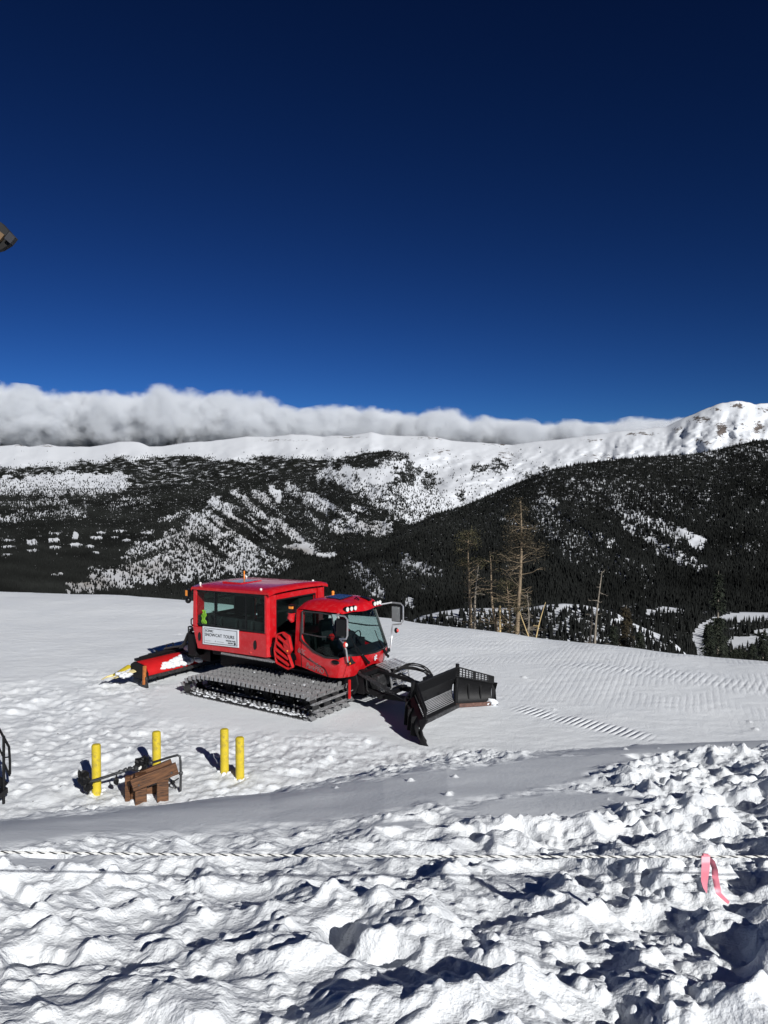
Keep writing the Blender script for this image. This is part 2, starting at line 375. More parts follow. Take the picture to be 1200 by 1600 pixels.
# tread prints left by earlier passes
def path_mask(p0, p1, wid, soft=.15):
    a = on_z(*p0)[:2]; b = on_z(*p1)[:2]; d = b - a; L = np.hypot(*d); d = d / L
    s = (GX - a[0]) * d[0] + (GY - a[1]) * d[1]; t = -(GX - a[0]) * d[1] + (GY - a[1]) * d[0]
    m = sstep(-.4, .4, s) * sstep(-.4, .4, L - s) * (1 - sstep(wid / 2 - soft, wid / 2 + soft, np.abs(t)))
    return m, d
prA, dA = path_mask((815, 1106), (1010, 1152), .55)
prB, dB = path_mask((660, 1005), (1420, 1105), 1.5, .5)
prC, dC = path_mask((560, 1010), (1500, 1090), 9.0, 1.5)
prA *= fld * sstep(.25, .7, fbm(GX * 1.1, GY * 1.1, 3, 61)); prB *= fld * sstep(.35, .6, fbm(GX * .35, GY * .6, 3, 62)); prC *= fld * sstep(.42, .60, fbm(GX * .5 + 3, GY * .8, 3, 63))

def snow_mat(name, near=True):
    m, t, p = new_mat(name); N = t.nodes.new; L = t.links.new
    tc = N('ShaderNodeTexCoord')
    p.inputs['Roughness'].default_value = .62; p.inputs['Specular IOR Level'].default_value = .22
    nz = N('ShaderNodeTexNoise'); nz.inputs['Scale'].default_value = .5; nz.inputs['Detail'].default_value = 6; L(tc.outputs['Object'], nz.inputs['Vector'])
    cr = N('ShaderNodeValToRGB'); e = cr.color_ramp.elements; e[0].position = .3; e[0].color = (.80, .825, .85, 1); e[1].position = .7; e[1].color = (.86, .88, .895, 1)
    L(nz.outputs['Fac'], cr.inputs[0])
    at = N('ShaderNodeAttribute'); at.attribute_name = 'dirt'
    dn = N('ShaderNodeTexNoise'); dn.inputs['Scale'].default_value = 9; dn.inputs['Detail'].default_value = 4; L(tc.outputs['Object'], dn.inputs['Vector'])
    dr = N('ShaderNodeValToRGB'); dr.color_ramp.elements[0].position = .70; dr.color_ramp.elements[0].color = (0, 0, 0, 1); dr.color_ramp.elements[1].position = .74; dr.color_ramp.elements[1].color = (1, 1, 1, 1); L(dn.outputs['Fac'], dr.inputs[0])
    mu = N('ShaderNodeMath'); mu.operation = 'MULTIPLY'; L(at.outputs['Fac'], mu.inputs[0]); L(dr.outputs[0], mu.inputs[1])
    mx = N('ShaderNodeMixRGB'); L(mu.outputs[0], mx.inputs[0]); L(cr.outputs[0], mx.inputs[1]); mx.inputs[2].default_value = (.08, .07, .06, 1)
    L(mx.outputs[0], p.inputs['Base Color'])
    # relief: fine grain, a coarser grain, ripple, tread prints
    def noise(sc, d=5, st=None):
        n = N('ShaderNodeTexNoise'); n.inputs['Scale'].default_value = sc; n.inputs['Detail'].default_value = d
        if st:
            mp = N('ShaderNodeMapping'); mp.inputs['Scale'].default_value = st; mp.inputs['Rotation'].default_value = (0, 0, .5); L(tc.outputs['Object'], mp.inputs[0]); L(mp.outputs[0], n.inputs['Vector'])
        else: L(tc.outputs['Object'], n.inputs['Vector'])
        return n.outputs['Fac']
    def m2(op, a, b):
        n = N('ShaderNodeMath'); n.operation = op
        for i, q in enumerate((a, b)):
            if isinstance(q, (int, float)): n.inputs[i].default_value = q
            else: L(q, n.inputs[i])
        return n.outputs[0]
    hgt = m2('ADD', m2('MULTIPLY', noise(26, 7), .55), m2('MULTIPLY', noise(95, 5), .26))
    hgt = m2('ADD', hgt, m2('MULTIPLY', noise(4, 6), .55))
    for nm, d, per, amp in (('print_a', dA, .15, 1.3), ('print_b', dB, .20, .45), ('print_c', dC, .17, .20)):
        sx = N('ShaderNodeSeparateXYZ'); L(tc.outputs['Object'], sx.inputs[0])
        ph = m2('ADD', m2('MULTIPLY', sx.outputs[0], float(d[0]) * 2 * math.pi / per), m2('MULTIPLY', sx.outputs[1], float(d[1]) * 2 * math.pi / per))
        ph = m2('ADD', ph, m2('MULTIPLY', noise(.8, 2), 3.0)); wv = m2('POWER', m2('ADD', m2('MULTIPLY', m2('SINE', ph, 0), .5), .5), 2.0)
        aN = N('ShaderNodeAttribute'); aN.attribute_name = nm
        hgt = m2('SUBTRACT', hgt, m2('MULTIPLY', m2('MULTIPLY', wv, aN.outputs['Fac']), amp))
    sm = N('ShaderNodeAttribute'); sm.attribute_name = 'packed'; b = N('ShaderNodeBump'); b.inputs['Distance'].default_value = .022; L(m2('SUBTRACT', 1.0, m2('MULTIPLY', sm.outputs['Fac'], .65)), b.inputs['Strength'])
    L(hgt, b.inputs['Height']); L(b.outputs[0], p.inputs['Normal'])
    return m
SNOW = snow_mat('snow')
dirt = rough * sstep(450, 80, _u) * sstep(1060, 1180, GV) * .9
g = grid_mesh('snow_ground', np.stack([GX, GY, GZ], -1), SNOW, {'dirt': dirt, 'packed': BK * smooth, 'print_a': prA, 'print_b': prB, 'print_c': prC}, flip=True)
tag(g, kind='structure')
def ground_at(x, y):
    a = math.atan2(x, y); r = math.hypot(x, y)
    j = (a - aa[0]) / (aa[1] - aa[0]); i = np.searchsorted(rr, r); return float(GZ[min(i, len(rr) - 1), int(np.clip(round(j), 0, NA - 1))])

# ================================================================== MOUNTAINS
CLEAR = [(12, 845, 10, 2.2), (12, 855, 11, 2.2), (12, 867, 9, 2), (50, 849, 9, 5), (50, 861, 10, 2.5), (82, 845, 9, 4), (86, 856, 11, 2.5), (85, 834, 9, 1.6), (118, 838, 5, 6), (121, 852, 9, 3), (140, 854, 6, 3), (150, 841, 9, 3), (158, 833, 9, 2), (189, 830, 9, 1.8), (199, 845, 7, 2.4), (180, 840, 6, 1.6), (148, 864, 6, 2), (230, 833, 9, 2), (436, 778, 4, 12), (95, 898, 4, 4), (84, 899, 5, 3), (505, 868, 14, 4), (470, 855, 22, 5), (1092, 845, 12, 7), (1075, 836, 10, 5), (640, 716, 30, 16), (590, 745, 30, 14), (640, 938, 6, 5), (636, 945, 8, 4)]
DARKS = [(545, 716, 12, 5), (565, 728, 14, 4), (672, 752, 13, 14), (655, 735, 8, 8), (748, 732, 12, 8), (780, 728, 14, 10), (830, 743, 12, 5), (850, 733, 8, 5), (721, 775, 6, 12), (620, 712, 22, 7), (640, 730, 8, 12), (645, 745, 6, 14), (400, 718, 10, 5)]
STROKES = [(0, 762, 185, 755, 15, .52), (100, 744, 178, 752, 7, .35), (40, 750, 90, 748, 5, .4), (30, 806, 130, 800, 8, .58), (-20, 812, 18, 812, 6, .40), (175, 789, 232, 780, 6, .78), (248, 813, 292, 800, 4, .5), (0, 788, 100, 784, 5, .72),
    (150, 906, 262, 898, 15, .16), (110, 922, 200, 915, 9, .2), (225, 868, 335, 900, 26, .30), (300, 860, 420, 900, 26, .32), (270, 842, 300, 830, 12, .35), (310, 812, 345, 840, 14, .35), (335, 786, 425, 838, 9, .32), (365, 768, 402, 800, 7, .42), (398, 768, 440, 800, 6, .45), (425, 765, 440, 786, 5, .15), (408, 804, 462, 838, 8, .32), (440, 820, 492, 856, 7, .25), (478, 860, 520, 869, 5, .03), (450, 760, 512, 802, 6, .48), (480, 774, 552, 810, 6, .36), (480, 805, 502, 822, 5, .45), (508, 740, 592, 772, 11, .32), (540, 733, 602, 748, 10, .14), (556, 790, 604, 792, 8, .38), (528, 824, 604, 826, 10, .36), (370, 845, 442, 880, 14, .34), (320, 800, 392, 850, 8, .38), (598, 750, 660, 812, 26, .36), (620, 715, 668, 745, 12, .10),
    (368, 800, 452, 862, 4, .97), (352, 818, 440, 872, 4, .95), (440, 788, 505, 852, 13, .88), (500, 758, 600, 802, 6, .90), (392, 782, 430, 806, 3, .9), (300, 838, 350, 870, 5, .85), (610, 762, 640, 800, 5, .7), (200, 880, 250, 862, 4, .7), (330, 915, 480, 905, 8, .95), (200, 932, 330, 920, 8, .9)]
STROKES_C = [(938, 768, 1000, 776, 10, .60), (958, 790, 1092, 850, 10, .42), (1060, 830, 1096, 848, 7, .15), (1000, 772, 1085, 812, 6, .78), (896, 834, 962, 850, 10, .58), (978, 820, 1092, 886, 8, .42), (1030, 862, 1098, 888, 7, .36), (845, 800, 902, 862, 16, .66), (900, 862, 1002, 902, 18, .68), (775, 808, 835, 830, 7, .70), (636, 878, 684, 896, 10, .36), (600, 888, 640, 902, 12, .52), (556, 886, 592, 925, 12, .36), (620, 900, 680, 925, 8, .6), (1138, 862, 1184, 850, 9, .72), (860, 760, 1100, 790, 22, .86), (1100, 715, 1200, 705, 12, .88), (636, 935, 644, 948, 6, .2), (980, 905, 1010, 930, 8, .8), (850, 780, 870, 786, 4, .5)]
TREELINE = [(-600, 735), (0, 727), (90, 722), (150, 716), (200, 709), (280, 706), (330, 712), (380, 717), (402, 707), (440, 708), (480, 713), (522, 717), (548, 712), (566, 704), (600, 704), (612, 712), (640, 760), (700, 900), (2000, 900)]
def density(u, v, s=0):
    fine = fbm(u / 6, v / 4, 3, 420 + s); med = fbm(u / 26, v / 12, 3, 430 + s)
    a = (u * .82 + v * .57) / 40; b = (-u * .57 + v * .82) / 5; st = fbm(a, b, 3, 400 + s, .55)
    if s == 9: g_ = np.full_like(u, .97)
    elif s == 5:
        tl = lerp_pts(u, TREELINE); g_ = .95 * sstep(-3, 9, v - tl + 16 * (med - .5)); g_ = np.where(u > 600, np.maximum(g_ * (u < 690), .20 * sstep(700, 740, v) * (u < 880)), g_)
    else: g_ = np.where(u > 640, .34, .96)
    for (a0, b0, a1, b1, wd, dn) in (STROKES_C if s == 9 else STROKES):
        dx, dy = a1 - a0, b1 - b0; t = np.clip(((u - a0) * dx + (v - b0) * dy) / (dx * dx + dy * dy), 0, 1)
        d = np.hypot(u - a0 - t * dx, (v - b0 - t * dy)) / wd + 1.3 * (fine - .5) + 1.2 * (med - .5); wgt = 1 - sstep(.55, 1.35, d)
        g_ = g_ * (1 - wgt) + dn * wgt
    g_ = g_ + (.22 + .5 * g_ * (1 - g_) * 4 * .6) * (fine - .5) + .35 * (st - .5) * (g_ < .9)
    for cx, cy, rx, ry in CLEAR:
        d = np.sqrt(((u - cx) / rx) ** 2 + ((v - cy) / ry) ** 2) + 1.0 * (fine - .5); g_ = np.where(d < 1.05, np.minimum(g_, .08), g_)
    for cx, cy, rx, ry in DARKS:
        d = np.sqrt(((u - cx) / rx) ** 2 + ((v - cy) / ry) ** 2) + 1.3 * (fine - .5); g_ = np.where(d < 1.0, np.maximum(g_, .85), g_)
    return np.clip(g_, 0, 1)
def mountain_mat(name, dark_scale, rock=True):
    m, t, p = new_mat(name); N = t.nodes.new; L = t.links.new
    p.inputs['Roughness'].default_value = .8; p.inputs['Specular IOR Level'].default_value = .1
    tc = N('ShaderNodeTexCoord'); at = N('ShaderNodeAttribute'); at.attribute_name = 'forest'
    nz = N('ShaderNodeTexNoise'); nz.inputs['Scale'].default_value = dark_scale; nz.inputs['Detail'].default_value = 6; nz.inputs['Roughness'].default_value = .7
    L(tc.outputs['Object'], nz.inputs['Vector'])
    def m2(op, a, b, c=None):
        n = N('ShaderNodeMath'); n.operation = op
        for i, q in enumerate((a, b, c)):
            if q is None: continue
            if isinstance(q, (int, float)): n.inputs[i].default_value = q
            else: L(q, n.inputs[i])
        return n.outputs[0]
    def ramp(x, a, b):
        n = N('ShaderNodeMapRange'); n.inputs['From Min'].default_value = a; n.inputs['From Max'].default_value = b; L(x, n.inputs['Value']); return n.outputs[0]
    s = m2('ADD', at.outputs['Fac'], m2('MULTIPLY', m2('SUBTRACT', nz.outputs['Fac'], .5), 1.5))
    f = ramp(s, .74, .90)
    sn = N('ShaderNodeMixRGB'); sn.inputs[1].default_value = (.74, .76, .79, 1); sn.inputs[2].default_value = (.26, .22, .18, 1)
    br = N('ShaderNodeAttribute'); br.attribute_name = 'brush'; L(br.outputs['Fac'], sn.inputs[0])
    rk = N('ShaderNodeAttribute'); rk.attribute_name = 'rock'
    n2 = N('ShaderNodeTexNoise'); n2.inputs['Scale'].default_value = dark_scale * 1.6; n2.inputs['Detail'].default_value = 9; n2.inputs['Roughness'].default_value = .75
    L(tc.outputs['Object'], n2.inputs['Vector'])
    rf = ramp(m2('ADD', rk.outputs['Fac'], m2('MULTIPLY', m2('SUBTRACT', n2.outputs['Fac'], .5), 3.6)), .72, .86)
    m1 = N('ShaderNodeMixRGB'); L(rf, m1.inputs[0]); L(sn.outputs[0], m1.inputs[1]); m1.inputs[2].default_value = (.13, .11, .10, 1)
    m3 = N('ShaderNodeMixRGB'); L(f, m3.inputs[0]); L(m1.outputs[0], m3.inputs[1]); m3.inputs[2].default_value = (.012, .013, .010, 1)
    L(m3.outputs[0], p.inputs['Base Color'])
    return m
def tree_cloud(name, P, Hh, W, mtl, tiers=1, sides=4):
    """many small conifers standing at P (n,3), heights Hh, half-widths W"""
    n = len(P); rot = RNG.random(n) * 6.28; vs = []; fs = []; off = 0; base = []
    per = tiers * (sides + 1); V = np.zeros((n, per, 3)); F = []
    for t in range(tiers):
        z0 = (t / tiers) * .8 + .04; z1 = 1.0 if t == tiers - 1 else (t / tiers) * .8 + .04 + .55; wd = 1 - t / tiers * .75
        for k in range(sides):
            a = rot + 2 * math.pi * k / sides; jj = 1 + .35 * (RNG.random(n) - .5)
            V[:, t * (sides + 1) + k, 0] = P[:, 0] + np.cos(a) * W * wd * jj; V[:, t * (sides + 1) + k, 1] = P[:, 1] + np.sin(a) * W * wd * jj
            V[:, t * (sides + 1) + k, 2] = P[:, 2] + Hh * z0 + (RNG.random(n) - .5) * .06 * Hh
            F.append((t * (sides + 1) + k, t * (sides + 1) + (k + 1) % sides, t * (sides + 1) + sides))
        V[:, t * (sides + 1) + sides] = P; V[:, t * (sides + 1) + sides, 2] += Hh * min(z1, 1)
    F = np.array(F)[None] + (np.arange(n) * per)[:, None, None]
    return tri_mesh(name, V.reshape(-1, 3), F.reshape(-1, 3), mtl)
def interp_grid(P, fi, fj):
    i = np.clip(np.floor(fi).astype(int), 0, P.shape[0] - 2); j = np.clip(np.floor(fj).astype(int), 0, P.shape[1] - 2)
    a = (fi - i)[:, None]; b = (fj - j)[:, None]
    return P[i, j] * (1 - a) * (1 - b) + P[i + 1, j] * a * (1 - b) + P[i, j + 1] * (1 - a) * b + P[i + 1, j + 1] * a * b
def layer(name, sky_v, D_top, foot_v, D_foot, u0, u1, nu, ntt, relief, seed, matl, dens=True, dens_fn=None, tree=None, rock=None, brush=None, power=1.0, jag=0.0, gully=0.0):
    us = np.linspace(u0, u1, nu); ts = np.linspace(0, 1, ntt)
    vt = lerp_pts(us, sky_v) + jag * (1 + 2.5 * sstep(1080, 1120, us) * (seed == 3)) * (fbm(us / 30, us * 0, 5, seed + 3, .6) - .5); vb = lerp_pts(us, foot_v); dt = lerp_pts(us, D_top); db = lerp_pts(us, D_foot)
    T, U = np.meshgrid(ts, us, indexing='ij')
    V = vt[None] + (vb - vt)[None] * T ** power
    D = dt[None] * (db / dt)[None] ** T
    rel = relief * D * (fbm(U / 55 + 2 * T, T * 3.5 + U / 400, 6, seed, .62) - .5) * np.sin(np.pi * np.clip(T * 1.6, 0, .5)) 
    rel += relief * .6 * D * (billow((U * .82 + V * .57) / 120, (-U * .57 + V * .82) / 34, 4, seed + 9) - .4) * np.clip(T * 3, 0, 1)
    rel += gully * D * (billow(U / 17 + V / 60, T * 1.6 + U / 200, 4, seed + 19, .6) - .35) * np.clip(T * 8, 0, 1) * sstep(820, 980, U) if gully else 0
    P = at_depth(U, V, D + rel)
    # the far side of the ridge falls away behind the skyline
    back = []
    for k in (1, 2, 3):
        q = P[0].copy(); q[:, 1] *= 1 + .06 * k; q[:, 0] *= 1 + .06 * k; q[:, 2] = P[0][:, 2] - dt * .03 * k - dt * .004; back.append(q)
    P = np.concatenate([np.stack(back[::-1]), P])
    u_, v_ = to_px(P)
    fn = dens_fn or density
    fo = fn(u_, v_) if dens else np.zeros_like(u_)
    fo[:4] = fo[3]
    rk = np.zeros_like(u_); bs = np.zeros_like(u_)
    for cx, cy, rx, ry, am in (rock or []): rk = np.maximum(rk, am * 1.7 * np.exp(-((u_ - cx) / rx) ** 2 - ((v_ - cy) / ry) ** 2))
    for cx, cy, rx, ry, am in (brush or []): bs = np.maximum(bs, am * np.exp(-((u_ - cx) / rx) ** 2 - ((v_ - cy) / ry) ** 2) * (.5 + fbm(u_ / 6, v_ / 5, 3, 9)))
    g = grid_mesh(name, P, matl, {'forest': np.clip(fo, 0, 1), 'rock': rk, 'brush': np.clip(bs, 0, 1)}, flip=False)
    tag(g, kind='structure')
    if tree:
        tname, N_, hh, ww, tiers, lim = tree
        fi = 3 + RNG.random(N_) * (ntt - 1.01); fj = RNG.random(N_) * (nu - 1.01)
        Q = interp_grid(P, fi, fj); uu, vv = to_px(Q); d = fn(uu, vv)
        pr = sstep(-.05, .95, d) ** 1.25 * .95 * lim(uu, vv)
        keep = RNG.random(N_) < pr; Q = Q[keep]; n = len(Q)
        hv = hh * (.55 + .9 * RNG.random(n)); Q[:, 2] -= hv * .05
        to = tree_cloud(tname, Q, hv, ww * hv / hh, FOREST, tiers)
        tag(to, kind='stuff'); print(tname, n)
        return g, to
    return g, None
every = lambda u, v: np.ones_like(u)
# far snowy divide
SKY_A = [(-600, 700), (-200, 690), (0, 697), (28, 694), (45, 698), (75, 694), (90, 697.5), (140, 698), (160, 695), (185, 690), (208, 690), (220, 692), (232, 697), (255, 697), (290, 692), (330, 689), (385, 681.5), (425, 683), (455, 678), (480, 679), (505, 682), (520, 680), (545, 681), (580, 675), (600, 680), (640, 681), (680, 682), (705, 688), (740, 691), (800, 695), (820, 692), (860, 688), (900, 683), (930, 679), (960, 675), (1000, 671), (1040, 667), (1065, 655), (1085, 647), (1105, 637), (1130, 629), (1150, 626), (1165, 628), (1180, 633), (1200, 632), (1300, 640), (1600, 660), (2000, 690)]
D_A = [(-600, 10500), (400, 9500), (700, 8200), (1000, 7200), (1150, 6800), (2000, 7500)]
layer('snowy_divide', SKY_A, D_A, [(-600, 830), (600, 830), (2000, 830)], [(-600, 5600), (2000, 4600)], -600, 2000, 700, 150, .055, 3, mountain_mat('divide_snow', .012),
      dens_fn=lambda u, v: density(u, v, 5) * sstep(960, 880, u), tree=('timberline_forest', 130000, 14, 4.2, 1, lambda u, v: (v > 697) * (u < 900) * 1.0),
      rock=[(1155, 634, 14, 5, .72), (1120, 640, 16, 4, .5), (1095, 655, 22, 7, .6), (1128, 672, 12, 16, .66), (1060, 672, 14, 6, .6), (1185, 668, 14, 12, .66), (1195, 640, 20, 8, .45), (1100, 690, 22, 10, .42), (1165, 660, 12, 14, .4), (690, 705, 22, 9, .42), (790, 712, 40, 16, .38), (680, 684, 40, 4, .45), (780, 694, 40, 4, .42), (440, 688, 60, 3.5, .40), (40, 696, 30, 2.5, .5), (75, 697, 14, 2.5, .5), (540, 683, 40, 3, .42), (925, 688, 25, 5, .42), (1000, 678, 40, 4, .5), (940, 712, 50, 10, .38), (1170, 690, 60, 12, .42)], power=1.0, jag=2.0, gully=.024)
# middle ridge and its spur
SKY_B = [(-600, 770), (-100, 772), (0, 768), (80, 764), (150, 764), (200, 764), (250, 759), (300, 756), (350, 752), (420, 746), (470, 739), (505, 731), (530, 722), (550, 714), (575, 709), (600, 704), (616, 705), (632, 712), (645, 728), (660, 745), (680, 765), (700, 785), (730, 810), (780, 860), (900, 940), (2000, 960)]
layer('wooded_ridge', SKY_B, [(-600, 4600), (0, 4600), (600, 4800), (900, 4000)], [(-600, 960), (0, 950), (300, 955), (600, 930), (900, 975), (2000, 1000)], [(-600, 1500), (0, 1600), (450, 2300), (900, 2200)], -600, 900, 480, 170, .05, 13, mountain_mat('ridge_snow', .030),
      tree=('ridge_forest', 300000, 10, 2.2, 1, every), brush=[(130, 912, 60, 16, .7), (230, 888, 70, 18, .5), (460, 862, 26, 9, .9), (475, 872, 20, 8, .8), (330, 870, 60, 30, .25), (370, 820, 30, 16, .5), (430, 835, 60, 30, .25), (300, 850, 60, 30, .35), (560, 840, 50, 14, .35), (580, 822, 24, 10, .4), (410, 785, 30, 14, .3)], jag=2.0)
# dark mountain on the right
SKY_C = [(-600, 985), (200, 950), (330, 930), (420, 905), (450, 895), (480, 886), (520, 872), (560, 858), (600, 842), (640, 822), (680, 804), (720, 792), (760, 776), (800, 758), (850, 738), (880, 731), (905, 725), (940, 720), (1000, 714), (1040, 712), (1080, 710), (1120, 703), (1150, 696), (1180, 689), (1210, 686), (1400, 665), (2000, 640)]
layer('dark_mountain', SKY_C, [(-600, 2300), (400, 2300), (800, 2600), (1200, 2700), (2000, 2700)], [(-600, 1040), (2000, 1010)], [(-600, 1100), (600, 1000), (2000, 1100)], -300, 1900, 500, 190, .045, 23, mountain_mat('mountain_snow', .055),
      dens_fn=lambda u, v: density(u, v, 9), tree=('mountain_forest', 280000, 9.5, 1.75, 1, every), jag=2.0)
# valley floor with road and clearings
def dens_valley(u, v):
    g_ = np.full_like(u, .97); fine = fbm(u / 8, v / 5, 3, 520)
    road = [(1098, 1040), (1096, 1020), (1091, 1005), (1090, 992), (1098, 982), (1112, 974), (1130, 968), (1150, 963), (1200, 960), (1300, 960)]
    rx = np.array(road, float); dmin = np.full_like(u, 1e9)
    for i in range(len(rx) - 1):
        a = rx[i]; b = rx[i + 1]; d = b - a; t = np.clip(((u - a[0]) * d[0] + (v - a[1]) * d[1]) / (d @ d), 0, 1)
        dmin = np.minimum(dmin, np.hypot(u - a[0] - t * d[0], (v - a[1] - t * d[1]) * 1.6))
    g_ = np.where(dmin + 4 * (fine - .5) < 9, .0, g_)
    for cx, cy, ax, ay in [(1165, 1003, 30, 9), (1150, 1012, 16, 10), (1182, 970, 40, 3), (1200, 988, 20, 5), (1230, 1005, 30, 8), (1045, 953, 22, 4), (1020, 957, 12, 4), (1150, 982, 8, 2)]:
        d = np.sqrt(((u - cx) / ax) ** 2 + ((v - cy) / ay) ** 2) + .9 * (fine - .5); g_ = np.where(d < 1, .0 + .15 * (fine > .6), g_)
    return g_
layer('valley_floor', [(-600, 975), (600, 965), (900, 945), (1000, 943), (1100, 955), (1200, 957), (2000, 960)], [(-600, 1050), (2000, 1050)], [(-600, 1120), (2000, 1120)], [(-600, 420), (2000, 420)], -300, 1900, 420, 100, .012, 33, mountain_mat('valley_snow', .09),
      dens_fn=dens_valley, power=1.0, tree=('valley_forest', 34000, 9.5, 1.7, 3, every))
# snowy knoll behind the crest
def dens_knoll(u, v):
    fine = fbm(u / 9, v / 7, 3, 540); top = lerp_pts(u, SKY_K)
    g_ = .62 * sstep(2, 12, v - top) + .1 + .5 * (fine - .5) + .3 * sstep(10, 40, v - top) * (u < 880)
    return np.clip(g_, 0, .8)
SKY_K = [(500, 990), (600, 982), (640, 971), (660, 962), (690, 955), (720, 951), (760, 950), (800, 950), (830, 949), (850, 945), (880, 943), (910, 945), (940, 951), (965, 959), (990, 974), (1015, 985), (1040, 995), (1060, 1010), (1090, 1040), (1200, 1060)]
layer('knoll', SKY_K, [(500, 330), (1200, 330)], [(500, 1075), (1200, 1085)], [(500, 210), (1200, 210)], 500, 1200, 260, 70, .02, 43, mountain_mat('knoll_snow', .35),
      dens_fn=dens_knoll, tree=('knoll_saplings', 5200, 3.3, .75, 3, every), jag=1.0)

# ================================================================== CLOUDS
def clouds():
    top = [(-900, 560), (-300, 585), (0, 590), (25, 601), (45, 607), (75, 608), (100, 603), (150, 602), (190, 606), (230, 604), (262, 603), (280, 612), (320, 616), (360, 612), (385, 608), (400, 616), (425, 627), (450, 634), (480, 636), (510, 631), (545, 626), (575, 634), (600, 640), (640, 640), (680, 638), (700, 634), (730, 646), (770, 650), (810, 653), (850, 656), (880, 652), (905, 660), (940, 661), (975, 654), (1005, 645), (1030, 650), (1060, 650), (1085, 648), (1120, 662), (1200, 690), (1400, 700)]
    m = bpy.data.materials.new('cloud'); m.use_nodes = True; t = m.node_tree; t.nodes.clear(); N = t.nodes.new; L = t.links.new
    o = N('ShaderNodeOutputMaterial'); v = N('ShaderNodeVolumePrincipled'); v.inputs['Color'].default_value = (.93, .95, .98, 1); v.inputs['Anisotropy'].default_value = -.15
    tc = N('ShaderNodeTexCoord'); ln = N('ShaderNodeVectorMath'); ln.operation = 'LENGTH'; L(tc.outputs['Object'], ln.inputs[0])
    gp = N('ShaderNodeNewGeometry'); nz = N('ShaderNodeTexNoise'); nz.inputs['Scale'].default_value = .0021; nz.inputs['Detail'].default_value = 6; nz.inputs['Roughness'].default_value = .62; L(gp.outputs['Position'], nz.inputs['Vector'])
    a = N('ShaderNodeMath'); a.operation = 'MULTIPLY_ADD'; a.inputs[1].default_value = 1.5; a.inputs[2].default_value = -.75 + .99; L(nz.outputs['Fac'], a.inputs[0])
    b = N('ShaderNodeMath'); b.operation = 'SUBTRACT'; L(a.outputs[0], b.inputs[0]); L(ln.outputs['Value'], b.inputs[1])
    mr = N('ShaderNodeMapRange'); mr.interpolation_type = 'SMOOTHSTEP'; mr.inputs['From Min'].default_value = .08; mr.inputs['From Max'].default_value = .50; mr.inputs['To Max'].default_value = .008; L(b.outputs[0], mr.inputs['Value'])
    L(mr.outputs[0], v.inputs['Density']); L(v.outputs[0], o.inputs['Volume'])
    me = MB(); n = 20
    me.lump((0, 0, 0), 1.0, seg=n, rough=0); base_ = me.build('cloud', m, smooth=True)
    rg = random.Random(4); D0 = 14000; first = True; k_ = D0 / FPX
    def puff(u, vc, D, rx, ry, rz):
        nonlocal first
        ob = base_ if first else base_.copy()
        if not first: COL.objects.link(ob)
        first = False
        p = at_depth(u, vc, D); ob.location = tuple(p); ob.scale = (rx, ry, rz); ob.rotation_euler = (0, 0, rg.uniform(-.2, .2)); tag(ob, kind='structure')
    u = -420.0
    while u < 1130:
        vt = np.interp(u, [p[0] for p in top], [p[1] for p in top]); hpx = max(16, (712 - vt)) 
        puff(u, vt + hpx * .47, D0 - 500 + rg.uniform(-250, 250), hpx * k_ * rg.uniform(.75, 1.05), 800, hpx * k_ * rg.uniform(.43, .49))
        puff(u + rg.uniform(-10, 10), vt + hpx * .90, D0 + 500, hpx * k_ * rg.uniform(1.0, 1.25), 900, hpx * k_ * .60)
        u += hpx * rg.uniform(.46, .66)
clouds()
#@@OBJECTS
# ================================================================== SNOWCAT
CATP = (-2.643, 21.343, 0.0); YAW = R(-33.8)
cat = empty('snowcat', CATP, YAW, label='red tracked snowcat with glazed passenger cabin, front plough blade and rear tiller', cat='snowcat')
cat.location.z = 0.0
# ---- passenger cabin
WB = 1.23
body = MB()
def side_wall(y, sgn):
    o = y; i = y - sgn * .06; a, b = min(o, i), max(o, i)
    body.prism([(-2.61, 1.70), (-2.41, 1.08), (.22, 1.13), (.22, 1.76)], 'y', a, b)
    body.prism([(-2.57, 2.75), (.22, 2.80), (.22, 2.87), (-2.57, 2.80)], 'y', a, b)
    body.prism([(-2.61, 1.70), (-2.44, 1.71), (-2.44, 2.753), (-2.57, 2.75)], 'y', a, b)
    body.prism([(.165, 1.76), (.22, 1.76), (.22, 2.80), (.165, 2.799)], 'y', a, b)
side_wall(-WB, -1); side_wall(WB, 1)
# floor, front wall with window opening, rear wall with window opening
body.box(-2.42, .20, -1.165, 1.165, 1.10, 1.16)
body.box(.17, .225, -1.165, -.80, 1.165, 2.80); body.box(.17, .225, .80, 1.165, 1.165, 2.80); body.box(.17, .225, -.79, .79, 2.62, 2.80); body.box(.17, .225, -.79, .79, 1.165, 1.5)
body.box(-2.58, -2.53, -1.165, -.85, 1.75, 2.78); body.box(-2.58, -2.53, .85, 1.165, 1.75, 2.78); body.box(-2.58, -2.53, -.84, .84, 2.6, 2.78)
body.prism([(-2.605, 1.74), (-2.40, 1.09), (-2.35, 1.09), (-2.555, 1.74)], 'y', -1.165, 1.165)
cb = body.build('cabin_body', RED, cat, bevel=.012)
